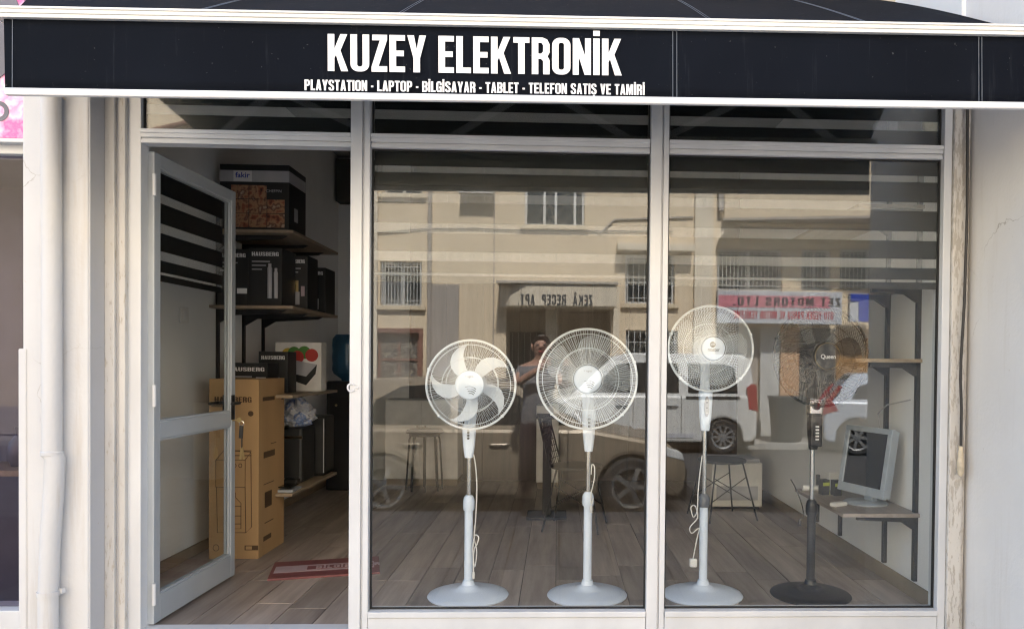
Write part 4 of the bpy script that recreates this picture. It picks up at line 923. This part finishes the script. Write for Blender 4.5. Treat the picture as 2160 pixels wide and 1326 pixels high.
box('neck', M['silver'], t, -.035, .035, .045, .085, .012, .15, .006); MB().lathe([(.12, 0), (.122, .006), (.11, .014), (.0, .018)], 32, (0, .03, 0)).build('stand_base', M['silver'], t, smooth=True)
for k, (px, lab) in enumerate(((1738, 'small yellow green carton between the white tube and its twin'), (1760, 'small yellow green carton between its twin and the monitor foot'))):
    p = at(px, 1032, .98); t = thing('bulb_carton', lab, 'box', (p.x, .98 - .03 * k, sz), R(12), 'bulb cartons beside the monitor'); box('carton', M['blackbox'], t, -.024, .024, -.024, .024, 0, .092, .002); box('side_panel', M['yellowgreen'], t, .0242, .025, -.023, .023, .002, .09); box('printed_band', M['yellowgreen'], t, -.022, .022, -.0252, -.0242, .055, .075)
o = MB().box(-.07, .07, -.008, .008, 0, .11).build('white_card', M['whitebox'], None, bevel=.002); o.location = (at(1775, 990, 1.12).x, 1.14, sz + .001); o.rotation_euler = (R(-10), 0, R(15)); tag(o, 'blank white card leaning on the shelf behind the monitor', 'card')
mb = MB(); mb.box(-.05, .05, -.022, .022, 0, .022); o = mb.build('white_adapter', M['switch'], None, bevel=.006); o.location = (RW - .36, .60, sz); o.rotation_euler = (0, 0, R(30)); tag(o, 'flat white power adapter lying before the monitor stand', 'adapter')
p = at(1712, 1022, 1.05); o = MB().lathe([(.016, -.06), (.018, -.055), (.018, .06)], 12, (0, 0, .018), 'x').build('white_tube', M['whitebox'], None, smooth=True); o.location = (p.x + .02, 1.1, sz); tag(o, 'short white tube lying at the end of the right shelf', 'tube')
mb = MB(); mb.tube([(RW - .03, .46, 1.02), (RW - .05, .7, .98), (RW - .04, .85, .92), (RW - .03, .82, .78), (RW - .03, .74, .62)], .004, 6); o = mb.build('wall_cable', M['greyprint'], None, smooth=True); tag(o, 'grey cable hanging against the right wall above the monitor', 'cable')

# ================================================================== ACROSS THE STREET (seen mirrored in the panes)
BY = 12.0
def V(px, py, Yv=BY):
    """the real point whose mirror image in the shop window shows at px, py"""
    p = at(px, py, Yv); return Vector((p.x, -Yv, p.z))
ab = thing('apartment_building', 'cream rendered apartment block across the street with barred windows', 'building', (0, -BY, SW))
def L_(p): return Vector((p[0], p[1] + BY, p[2] - SW))
def holed(mb, x0, x1, z0, z1, y, holes, depth):
    xs = sorted({x0, x1, *[h[i] for h in holes for i in (0, 1)]}); zs = sorted({z0, z1, *[h[i] for h in holes for i in (2, 3)]})
    xs = [x for x in xs if x0 <= x <= x1]; zs = [z for z in zs if z0 <= z <= z1]
    for a, b in zip(xs, xs[1:]):
        for c, d in zip(zs, zs[1:]):
            mx, mz = (a + b) / 2, (c + d) / 2
            if any(h[0] < mx < h[1] and h[2] < mz < h[3] for h in holes): continue
            mb.add([(b, y, c), (a, y, c), (a, y, d), (b, y, d)], [(0, 1, 2, 3)])
    for a, b, c, d in holes:
        e = y - depth
        mb.add([(a,y,c),(a,e,c),(a,e,d),(a,y,d)], [(0,1,2,3)]); mb.add([(b,y,c),(b,y,d),(b,e,d),(b,e,c)], [(0,1,2,3)])
        mb.add([(a,y,d),(a,e,d),(b,e,d),(b,y,d)], [(0,1,2,3)]); mb.add([(a,y,c),(b,y,c),(b,e,c),(a,e,c)], [(0,1,2,3)])
def win(px0, py0, px1, py1, Yv=BY):
    a, b = L_(V(px0, py1, Yv)), L_(V(px1, py0, Yv)); return (a.x, b.x, a.z, b.z)
def window(h, y, depth, mull=(1/3, 2/3), grille=0, frame='bframe', pane='bglass', sill=True, cross=()):
    a, b, c, d = h; yp = y - depth + .02
    p = box('window', M[pane], ab, a + .001, b - .001, yp - .01, yp, c + .001, d - .001)
    mb = MB(); f = .05
    for q in ((a, b, c, c + f), (a, b, d - f, d), (a, a + f, c + f, d - f), (b - f, b, c + f, d - f)): mb.box(q[0] + .001, q[1] - .001, yp + .001, yp + .04, q[2] + .001, q[3] - .001)
    for u in mull: x = a + (b - a) * u; mb.box(x - .025, x + .025, yp + .001, yp + .036, c + f, d - f)
    for u in cross: zz = c + (d - c) * u; mb.box(a + f, b - f, yp + .001, yp + .030, zz - .02, zz + .02)
    mb.build('window_frame', M[frame], p)
    if sill: box('window_sill', M['btrim'], p, a - .08, b + .08, y + .002, y + .09, c - .09, c - .004, .01)
    if grille:
        mb = MB(); g = []
        for k in range(grille): x = a + (b - a) * (k + .5) / grille; mb.box(x - .008, x + .008, y - .03, y - .014, c + .005, d - .005)
        for u in (.12, .88): zz = c + (d - c) * u; mb.box(a + .005, b - .005, y - .029, y - .015, zz - .008, zz + .008)
        tag(mb.build('window_grille', M['bgrille'], p), kind='stuff')
    return p
xr = L_(V(1508, 600)).x; zo = L_(V(1600, 472)).z; HT = 9.8
W1 = win(808, 300, 892, 408); W2 = win(1106, 372, 1234, 474); W3 = win(802, 552, 890, 644); W4 = win(1318, 538, 1424, 640)
W5 = win(795, 702, 884, 814); W6 = win(1318, 697, 1430, 905); PORCH = win(1066, 652, 1288, 925)
PORCH = (PORCH[0], PORCH[1], 0, PORCH[3]); W7 = win(600, 552, 700, 644); W8 = win(560, 702, 690, 905); W9 = (W1[0] - 4.2, W1[1] - 4.0, W1[2], W1[3])
main = [W1, W2, W3, W4, W5, W6, PORCH, W7, W8]
mb = MB(); holed(mb, -14, xr, 0, HT, 0, main, .22); wl_ = mb.build('facade_wall', M['bcream'], ab, fix=False)
box('facade_wall', M['bcream'], ab, -14, xr, -8, -1.4, 0, HT); box('facade_wall', M['bcream'], ab, PORCH[1] + .3, xr - .002, -1.4, -.225, 0, HT); box('facade_wall', M['bcream'], ab, -14, PORCH[0] - .3, -1.4, -.225, 0, HT); box('facade_wall', M['bcream'], ab, PORCH[0] - .3, PORCH[1] + .3, -1.4, -.225, PORCH[3] + .01, HT)
for z_ in (PORCH[0], PORCH[1]):
    s = -1 if z_ == PORCH[0] else 1; box('porch_side', M['bpale'], ab, min(z_, z_ + s * .3), max(z_, z_ + s * .3), -1.4, -.222, 0, PORCH[3])
window(W1, 0, .22, (.5,)); window(W2, 0, .22, (.33, .52, .84)); window(W3, 0, .2, (.5,), 13, 'bgrille'); window(W4, 0, .2, (.5,), 9, cross=(.45,)); window(W5, 0, .16, (.5,), 0, 'brown', 'clutter', False, (.5,)); window(W6, 0, .2, (.5,), 9, 'bgrille'); window(W7, 0, .2, (.5,), 11, 'bgrille'); window(W8, 0, .2, (.5,), 0, 'brown')
a, b, c, d = W5; mb = MB()
for q in ((a - .08, b + .08, d + .001, d + .09), (a - .08, b + .08, c - .09, c - .001), (a - .08, a - .001, c, d), (b + .001, b + .08, c, d)): mb.box(q[0], q[1], .002, .03, q[2], q[3])
mb.build('window_surround', M['brown'], ab)
# entrance porch: door, back wall, canopy with the house name
a, b, c, d = PORCH
box('porch_wall', M['bpale'], ab, a, b, -1.40, -1.3, 0, d); e0 = L_(V(1095, 700, BY + 1.3)); e1 = L_(V(1132, 925, BY + 1.3))
dr = box('entrance_door', M['bglass'], ab, e0.x - .2, e1.x + .25, -1.298, -1.26, .0, e0.z, .005)
for k in range(6): x = e0.x - .15 + k * .13; box('door_bar', M['bgrille'], dr, x, x + .02, -1.258, -1.245, .02, e0.z - .02)
box('porch_pier', M['bpale'], ab, L_(V(1150, 700)).x, L_(V(1178, 700)).x, -.5, -.2, 0, d - .002, .01)
k0, k1 = L_(V(1058, 650)), L_(V(1290, 608)); 
mb = MB(); xx0, xx1 = k0.x - .02, k1.x + .05
mb.prism([(xx0, .005), (xx1, .005), (xx1, .75), (xx0 + .55, .75), (xx0 + .22, .6), (xx0, .25)], lambda u, v: (u, v, k0.z), lambda u, v: (u, v, k1.z)); can = mb.build('canopy', M['bpale'], ab, bevel=.02)
box('canopy_capping', M['bgrey'], can, xx0 - .03, xx1 + .03, .006, .80, k1.z + .002, k1.z + .05, .01)
t0, t1 = L_(V(1092, 642, BY - .76)), L_(V(1250, 622, BY - .76))
caps('house_name', 'ZEKÂ  RECEP  APT.', M['darkmark'], can, (t1.x, .757, t0.z), t1.x - t0.x, t1.z - t0.z, rot=(90, 0, 180), gap=.13)
def pil(px0, px1, z0, z1, y1=.06, m='bpale', name='pilaster'): return box(name, M[m], ab, L_(V(px0, 700)).x, L_(V(px1, 700)).x, .002, y1, z0, z1, .01)
pil(905, 968, 0, L_(V(930, 600)).z, .05, 'bgrey'); pil(1462, 1500, 0, HT, .10, 'bpale'); pil(786, 797, 0, HT, .08); pil(1292, 1306, 0, L_(V(1300, 605)).z, .04)
MB().tube([(L_(V(906, 700)).x, .05, .2), (L_(V(906, 700)).x, .05, HT)], .045, 8).build('downpipe', M['bgrey'], ab, smooth=True)
MB().tube([(L_(V(1041, 700)).x, .012, .1), (L_(V(1041, 700)).x, .012, HT)], .014, 5).build('wall_cable', M['bgrey'], ab)
MB().tube([L_(V(px, py, BY - .03)) for px, py in ((786, 492), (905, 482), (1010, 482), (1130, 487), (1420, 488))], .012, 5).build('wall_cable', M['darkmark'], ab)
MB().bar(L_(V(1265, 492, BY - .02)), L_(V(1296, 463, BY - .02)), .03, .05, (0, 1, 0)).bar(L_(V(1296, 463, BY - .02)), L_(V(1462, 458, BY - .02)), .03, .05, (0, 1, 0)).build('string_moulding', M['bgrey'], ab)
q0, q1 = L_(V(976, 414)), L_(V(1040, 360)); ac = box('air_conditioner', M['brown'], ab, q0.x, q1.x, .01, .30, q0.z + .04, q1.z, .01); box('support_ledge', M['bframe'], ac, q0.x - .04, q1.x + .04, .005, .34, q0.z, q0.z + .038)
q0, q1 = L_(V(1408, 534)), L_(V(1460, 526)); box('window_hood', M['bpale'], ab, L_(V(1300, 530)).x, q1.x, .003, .35, q0.z, q1.z + .06, .01)
box('house_plinth', M['bgrey'], ab, -14, L_(V(1060, 700)).x, .003, .05, 0, .55, .01)
MB().tube([L_(V(px, py, BY - .08)) for px, py in ((318, 276), (380, 262), (436, 248))], .05, 7).build('rusty_pipe', M['brown'], ab, smooth=True)
# right wing: rounded opening, deep recess with barred windows
mb = MB(); mb.box(xr, 14, -.30, 0, zo, HT); rr = .62; n = 10
poly = [(xr, zo), (xr, zo - rr)] + [(xr + rr - rr * math.cos(R(90 * i / n)), zo - rr + rr * math.sin(R(90 * i / n))) for i in range(1, n + 1)]
mb.prism(poly, lambda u, v: (u, -.30, v - .001), lambda u, v: (u, -.001, v - .001)); mb.build('wing_wall', M['bcream'], ab)
box('wing_wall', M['bcream'], ab, xr - .001, xr + .001 + .02, -.7, -.002, 0, zo - rr); box('recess_ceiling', M['bgrey'], ab, xr, 14, -.7, -.302, zo - .001, zo + .2)
bz = L_(V(1600, 447, BY - .4)).z
mb = MB(); mb.prism([(xr + .15, .002), (xr + .15, .12), (14, 1.9), (14, .002)], lambda u, v: (u, v, bz - .08), lambda u, v: (u, v, bz + .62)); bal = mb.build('balcony_parapet', M['bcream'], ab, bevel=.02)
mb = MB(); mb.prism([(xr + .12, .002), (xr + .12, .16), (14, 1.95), (14, .002)], lambda u, v: (u, v, bz - .13), lambda u, v: (u, v, bz - .082)); mb.build('balcony_edge', M['bgrey'], bal)
p0, p1 = L_(V(1513, 448)), L_(V(1524, 398)); box('scupper_pipe', M['bgrey'], ab, p0.x, p1.x, .01, .16, p0.z, p1.z + .6, .01)
RB = BY + .5
H1, H2, H3 = win(1512, 526, 1651, 612, RB), win(1690, 526, 1754, 612, RB), win(1771, 526, 1900, 612, RB)
mb = MB(); holed(mb, xr, 14, 0, zo + .1, -.5, [H1, H2, H3], .2); mb.build('recess_wall', M['bcream'], ab, fix=False); box('recess_wall', M['bcream'], ab, xr, 14, -8, -.71, 0, HT)
for hh, gn in ((H1, 17), (H2, 8), (H3, 15)): window(hh, -.5, .2, (.5,), gn, sill=False)
# shop under the wing
sf0 = L_(V(1600, 690, RB - .1)).z
fy_ = -.498
for px0, px1, m in ((1512, 1598, 'bgrey'), (1600, 1640, 'bgrille'), (1642, 1682, 'orangecol'), (1684, 1760, 'clutter'), (1762, 1900, 'ochre')):
    x0, x1 = L_(V(px0, 800, RB)).x, L_(V(px1, 800, RB)).x; box('shop_front_bay', M[m], ab, x0, x1, fy_, fy_ + (.12 if m in ('orangecol', 'bgrille') else .03), 0, sf0, .01)
sg0, sg1 = V(1513, 681, BY - .12), V(1777, 616, BY - .12)
sg = thing('motor_shop_sign', 'long white and red motor parts sign under the barred windows', 'sign', (sg0.x, sg0.y, sg0.z)); w_, h_ = sg1.x - sg0.x, sg1.z - sg0.z
box('sign_panel', M['signwhite'], sg, 0, w_, -.25, 0, 0, h_, .01); box('red_band', M['signred'], sg, .02, w_ * .90, .001, .006, h_ * .50, h_ * .86)
caps('sign_lettering', 'ZET MOTORS LTD.', M['darkmark'], sg, (w_ * .985, .0075, h_ * .55), w_ * .86, h_ * .26, rot=(90, 0, 180), gap=.2)
caps('sign_lettering', 'OTO YEDEK PARÇA VE MOTOR YENİLEME', M['redink'], sg, (w_ * .93, .002, h_ * .15), w_ * .80, h_ * .24, rot=(90, 0, 180), gap=.09)
b0, b1 = V(1792, 678, BY - .12), V(1860, 619, BY - .12)
bs = thing('blue_letter_sign', 'blue letter sign beside the motor parts sign', 'sign', (b0.x, b0.y, b0.z)); w_, h_ = b1.x - b0.x, b1.z - b0.z
box('sign_panel', M['signwhite'], bs, 0, w_, -.12, 0, 0, h_, .01); box('blue_letter', M['blue'], bs, w_ * .02, w_ * .98, .001, .02, h_ * .72, h_ * .98); box('blue_letter', M['blue'], bs, w_ * .28, w_ * .72, .001, .02, 0, h_ * .72)

# ------------------------------------------------------------------ vehicles
def wheel(t, x, y, r, rim_r, spokes, side):
    mb = MB(); mb.lathe([(rim_r, -.09), (r - .03, -.10), (r, -.07), (r, .07), (r - .03, .10), (rim_r, .09)], 36, (0, 0, 0), 'y', cap=False)
    w = mb.build('wheel', M['tyre'], t, smooth=True); w.location = (x, y, r)
    mb = MB(); s = side
    mb.lathe([(rim_r, .06 * s), (rim_r + .006, .10 * s), (rim_r - .02, .09 * s), (rim_r - .03, .05 * s)], 36, (0, 0, 0), 'y', cap=False)
    mb.lathe([(.055, .075 * s), (.05, .095 * s), (.0, .098 * s)], 18, (0, 0, 0), 'y', cap=False)
    for k in range(spokes):
        a = 2 * math.pi * k / spokes; mb.bar((.03 * math.cos(a), .082 * s, .03 * math.sin(a)), ((rim_r - .01) * math.cos(a), .084 * s, (rim_r - .01) * math.sin(a)), .05 if spokes < 8 else .035, .02, (0, 1, 0))
    mb.build('rim', M['rim'], w); MB().lathe([(.001, .03 * s), (rim_r, .03 * s)], 30, (0, 0, 0), 'y', cap=False).build('brake_disc', M['trim'], w)
def arch(cx, r, n=10): return [(cx + r * math.cos(R(180 * i / n)), r * math.sin(R(180 * i / n))) for i in range(n + 1)]
def car(name, label, cat, loc, rz, m, length, hw, belt, roofh, wb_rear, wb_front, r, rim_r, spokes, low, top, wins, screen, rear_glass, handles, lamp_r, lamp_f, extra=None):
    t = thing(name, label, cat, loc, rz)
    zc = .22; prof = list(low)                                   # lower body from front bottom, over the bonnet, to rear bottom
    ar = [(x, z + r * .95) for x, z in arch(wb_rear, r + .05)[::-1]]; af = [(x, z + r * .95) for x, z in arch(wb_front, r + .05)[::-1]]
    poly = prof + [(ar[0][0], zc)] + ar + [(ar[-1][0], zc), (af[0][0], zc)] + af + [(af[-1][0], zc)]
    mb = MB(); n = len(poly)
    tri = lambda y: [(a, y, b) for a, b in poly]
    mb.prism(poly, lambda a, b: (a, -hw, b), lambda a, b: (a, hw, b)); mb.build('body', m, t, bevel=.045)
    ins = lambda z: hw - .035 - .17 * max(0, (z - belt)) / (roofh - belt)
    mb = MB(); mb.prism(top, lambda a, b: (a, -ins(b), b), lambda a, b: (a, ins(b), b)); g = mb.build('cabin', m, t, bevel=.03)
    for wv in wins:
        for s in (-1, 1): MB().prism(wv, lambda a, b: (a, s * (ins(b) - .01), b), lambda a, b: (a, s * (ins(b) + .006), b)).build('side_window', M['carglass'], g)
    for (x0, z0, x1, z1) in (screen, rear_glass):
        d = Vector((x1 - x0, 0, z1 - z0)).normalized(); nn = Vector((-d.z, 0, d.x)); nn = nn if nn.z > 0 else -nn
        vs = [(x0, -ins(z0) + .07, z0), (x0, ins(z0) - .07, z0), (x1, ins(z1) - .07, z1), (x1, -ins(z1) + .07, z1)]
        vs = [Vector(v) + nn * k for k in (-.01, .008) for v in vs]
        MB().add(vs, [(0,1,2,3),(7,6,5,4),(0,4,5,1),(1,5,6,2),(2,6,7,3),(3,7,4,0)]).build('windscreen', M['carglass'], g)
    for (x, z) in handles:
        for s in (-1, 1): MB().tube([(x - .1, s * hw, z), (x - .08, s * (hw + .03), z + .004), (x + .08, s * (hw + .03), z + .004), (x + .1, s * hw, z)], .013, 6).build('door_handle', m if cat != 'van' else M['trim'], t, smooth=True)
    for s in (-1, 1):
        MB().prism(lamp_r, lambda a, b: (a, s * (hw - .22), b), lambda a, b: (a, s * (hw + .008), b)).build('tail_lamp', M['redlamp'], t, bevel=.012)
        MB().prism(lamp_f, lambda a, b: (a, s * (hw - .28), b), lambda a, b: (a, s * (hw + .006), b)).build('headlamp', M['clearlamp'], t, bevel=.012)
        for x in (wb_rear, wb_front): wheel(t, x, s * (hw - .10), r, rim_r, spokes, s)
    mb = MB(); mb.box(wb_rear - .6, wb_front + .6, -hw + .12, hw - .12, .16, .5); mb.build('underbody', M['trim'], t)
    if extra: extra(t, hw)
    return t
def seams(xs, z0, z1, m='trim'):
    def f(t, hw):
        for x in xs:
            for s in (-1, 1): box('door_seam', M[m], t, x - .005, x + .005, min(s * (hw - .01), s * (hw + .002)), max(s * (hw - .01), s * (hw + .002)), z0, z1)
    return f
# near car, parked at the kerb behind the photographer, nose to the right
low = [(3.95, .22), (4.0, .45), (3.97, .62), (3.80, .78), (2.95, .93), (.5, .93), (.06, .92), (.0, .6), (.02, .30), (.1, .22)]
top = [(.12, .90), (.30, 1.20), (.62, 1.43), (1.6, 1.47), (2.15, 1.40), (3.02, .90)]
car('parked_car', 'grey bronze hatchback parked at the kerb behind the photographer', 'car', (-2.62, -4.45 - .84, RD), 0, M['carbronze'], 4.0, .84, .90, 1.47, .82, 3.42, .315, .215, 5, low, top,
    [[(.62, .96), (.72, 1.22), (.98, 1.36), (1.50, 1.39), (1.50, .96)], [(1.58, .96), (1.58, 1.39), (2.10, 1.34), (2.72, .97)]], (2.98, .92, 2.22, 1.37), (.16, .95, .58, 1.39), [(1.12, .76), (2.02, .76)],
    [(.0, .70), (.26, .74), (.24, .90), (.05, .90)], [(3.70, .66), (3.97, .60), (3.95, .68), (3.55, .84)], seams((1.54, 2.74), .3, .92))
# white van on the far side, nose to the left
low = [(4.12, .22), (4.15, .5), (4.10, .78), (3.4, 1.02), (3.2, 1.06), (.5, 1.06), (.02, 1.06), (.0, .6), (.0, .32), (.1, .22)]
top = [(.03, 1.03), (.10, 1.72), (.25, 1.80), (2.3, 1.82), (2.62, 1.74), (3.38, 1.03)]
def van_extra(t, hw):
    seams((1.38, 2.25), .3, 1.06)(t, hw)
    for s in (-1, 1):
        box('rub_strip', M['trim'], t, .32, 1.30, min(s * (hw - .01), s * (hw + .014)), max(s * (hw - .01), s * (hw + .014)), 1.0, 1.045)
        box('sill_trim', M['greyprint'], t, 1.15, 2.9, min(s * (hw - .01), s * (hw + .012)), max(s * (hw - .01), s * (hw + .012)), .30, .38)
        MB().lathe([(.07, 0), (.07, .004)], 20, (.95, s * hw if s > 0 else -hw - .004, .85), 'y').build('fuel_cap', M['vanwhite'], t)
    box('rear_bumper', M['trim'], t, -.08, .06, -hw + .02, hw + .004, .28, .62, .03)
rx = V(1595, 850, 10.2).x
car('parked_van', 'white compact van parked across the street, red tail lamps', 'van', (rx, -10.2 - .86 + .1, RD), R(180), M['vanwhite'], 4.15, .86, 1.03, 1.82, .62, 3.22, .315, .205, 10, low, top,
    [[(.35, 1.10), (.40, 1.55), (.52, 1.62), (1.25, 1.64), (1.25, 1.10)], [(1.42, 1.10), (1.42, 1.64), (2.18, 1.64), (2.18, 1.10)], [(2.30, 1.10), (2.30, 1.64), (2.55, 1.60), (3.05, 1.10)]], (3.36, 1.06, 2.66, 1.72), (.04, 1.1, .10, 1.68), [(1.55, .86), (2.45, .86)],
    [(-.01, .78), (.16, .82), (.20, 1.20), (.10, 1.28), (.02, 1.26)], [(3.75, .70), (4.12, .62), (4.08, .78), (3.6, .95)], van_extra)
# pale hatchback further along, nose to the right
low = [(3.95, .22), (3.98, .5), (3.92, .70), (3.70, .86), (2.9, .98), (.5, .98), (.08, .98), (.0, .62), (.02, .30), (.1, .22)]
top = [(.10, .95), (.34, 1.28), (.52, 1.47), (1.6, 1.53), (2.1, 1.46), (2.98, .95)]
car('parked_hatchback', 'pale silver hatchback with large red tail lamp parked beyond the van', 'car', (V(1736, 850, 10.2).x + .22, -10.2 - .82, RD), R(15), M['suvwhite'], 4.0, .85, .95, 1.53, .60, 3.2, .32, .225, 7, low, top,
    [[(.50, 1.02), (.62, 1.24), (1.0, 1.38), (1.40, 1.42), (1.40, 1.02)], [(1.48, 1.02), (1.48, 1.42), (2.05, 1.40), (2.66, 1.02)]], (2.94, .97, 2.16, 1.43), (.14, 1.0, .48, 1.43), [(1.1, .80), (2.0, .80)],
    [(-.01, .72), (.28, .80), (.16, .98), (.34, 1.24), (.28, 1.26), (.05, .98)], [(3.60, .72), (3.92, .64), (3.9, .74), (3.4, .90)], seams((1.44, 2.7), .3, .98))
bp = V(1660, 948, 11.3); t = thing('waste_bin', 'dark lidded waste bin standing between van and hatchback', 'bin', (bp.x, -11.35, SW - .03))
mb = MB(); mb.add([(-.24, -.2, .04), (.24, -.2, .04), (.24, .2, .04), (-.24, .2, .04), (-.3, -.26, .86), (.3, -.26, .86), (.3, .26, .86), (-.3, .26, .86)], [(0,3,2,1),(4,5,6,7),(0,1,5,4),(1,2,6,5),(2,3,7,6),(3,0,4,7)]); mb.build('tub', M['bin'], t, bevel=.02)
box('lid', M['bin'], t, -.32, .32, -.28, .29, .862, .92, .02)
for s in (-1, 1): MB().lathe([(.08, -.03), (.08, .03)], 16, (s * .2, -.2, .08), 'x').build('wheel', M['tyre'], t)

# ------------------------------------------------------------------ the person taking the picture
def person():
    bx, by = -.19, -4.02
    t = thing('person', 'person in grey shirt and dark trousers holding up a phone on the pavement', 'person', (bx, by, SW))
    J = {'pel': (0, 0, .93, .135), 'belly': (0, .01, 1.08, .14), 'chest': (.01, .01, 1.28, .15), 'ubust': (.01, 0, 1.40, .12), 'neck': (.02, .01, 1.51, .055), 'chin': (.03, .035, 1.585, .062), 'head': (.03, .03, 1.67, .088), 'crown': (.03, .02, 1.72, .078), 'nose': (.03, .135, 1.655, .014)}
    E_ = [('pel', 'belly'), ('belly', 'chest'), ('chest', 'ubust'), ('ubust', 'neck'), ('neck', 'chin'), ('chin', 'head'), ('head', 'crown'), ('head', 'nose')]
    for s, n in ((-1, 'l'), (1, 'r')):
        J['sh' + n] = (.18 * s + .01, .01, 1.41, .068); J['ua' + n] = (.20 * s + .01, .07, 1.31, .05)
        J['el' + n] = (-.20, .16, 1.30, .041) if s < 0 else (.27, .17, 1.27, .041)
        if s < 0: J['ua' + n] = (-.21, .08, 1.33, .05)
        ex = .19 + s * .085
        J['fa' + n] = ((J['el' + n][0] * .5 + ex * .5), .24, 1.40, .036); J['wr' + n] = (ex + .012 * s, .315, 1.475, .026); J['pa' + n] = (ex + .006 * s, .345, 1.50, .030)
        E_ += [('ubust', 'sh' + n), ('sh' + n, 'ua' + n), ('ua' + n, 'el' + n), ('el' + n, 'fa' + n), ('fa' + n, 'wr' + n), ('wr' + n, 'pa' + n)]
        for k in range(4):                                    # fingers curl round the back edge of the phone
            z = 1.472 + .02 * k; q = .8 + .2 * (k in (1, 2))
            a, b = 'f%d%s' % (k, n), 'g%d%s' % (k, n)
            J[a] = (ex + .004 * s, .383, z + .006, .0092); J[b] = (ex - .030 * s * q, .404, z + .006, .0078)
            E_ += [('pa' + n, a), (a, b)]
        J['t1' + n] = (ex - .014 * s, .352, 1.535, .011); J['t2' + n] = (ex - .036 * s, .362, 1.545, .009); E_ += [('pa' + n, 't1' + n), ('t1' + n, 't2' + n)]
        J['hip' + n] = (.095 * s, 0, .88, .098); J['kn' + n] = (.105 * s, .02, .50, .062); J['ca' + n] = (.11 * s, -.005, .36, .06); J['an' + n] = (.11 * s, -.01, .09, .042); J['he' + n] = (.11 * s, .02, .045, .042); J['to' + n] = (.125 * s, .16, .032, .034)
        E_ += [('pel', 'hip' + n), ('hip' + n, 'kn' + n), ('kn' + n, 'ca' + n), ('ca' + n, 'an' + n), ('an' + n, 'he' + n), ('he' + n, 'to' + n)]
    names = list(J); me = bpy.data.meshes.new('body'); me.from_pydata([J[k][:3] for k in names], [(names.index(a), names.index(b)) for a, b in E_], [])
    o = bpy.data.objects.new('body_src', me); COL.objects.link(o)
    o.modifiers.new('skin', 'SKIN')
    for i, k in enumerate(names):
        sv = me.skin_vertices[0].data[i]; r = J[k][3]; sv.radius = (r, r); sv.use_root = (k == 'pel')
        if k in ('pel', 'belly', 'chest', 'ubust'): sv.radius = (r * 1.12, r * .82)
    sd = o.modifiers.new('smooth', 'SUBSURF'); sd.levels = 2; sd.render_levels = 2
    bpy.context.view_layer.update()
    bm_ = bpy.data.meshes.new_from_object(o.evaluated_get(bpy.context.evaluated_depsgraph_get())); bpy.data.objects.remove(o)
    bm_.materials.clear()
    for k in ('skin', 'shirt', 'trouser', 'shoe'): bm_.materials.append(M[k])
    for p in bm_.polygons:
        c = p.center; mi = 0
        if c.z < .075: mi = 3
        elif c.z < .90: mi = 2
        elif c.z < 1.47 and (abs(c.x - .01) < .19 or c.y < .075) and c.y < .17: mi = 1
        p.material_index = mi; p.use_smooth = True
    body = mobj('body', bm_, t)
    mb = MB(); mb.ball((.03, .012, 1.693), .0905, .097, .083, 20, 12)
    mb.f = [f for f in mb.f if sum(mb.v[i][2] for i in f) / len(f) > 1.69 and not (sum(mb.v[i][1] for i in f) / len(f) > .02 and sum(mb.v[i][2] for i in f) / len(f) < 1.76)]; mb.m = [0] * len(mb.f)
    mb.build('hair', M['hair'], t, smooth=True)
    for s in (-1, 1):
        MB().ball((.03 + s * .033, .108, 1.675), .012, .008, .007, 10, 6).build('eye', M['darkmark'], t); MB().ball((.03 + s * .092, .02, 1.655), .014, .022, .034, 10, 6).build('ear', M['skin'], t, smooth=True)
    MB().ball((.03, .108, 1.607), .026, .010, .006, 10, 6).build('mouth', M['redink'], t)
    ph = thing('phone', 'dark phone held up in both hands of the person', 'phone', (bx + .19, by + .372, SW + 1.502)); box('case', M['screen'], ph, -.078, .078, -.004, .004, -.037, .037, .003)
    MB().lathe([(.007, .0042), (.007, .006)], 12, (.058, 0, .02), 'y').build('lens', M['chrome'], ph)
person()
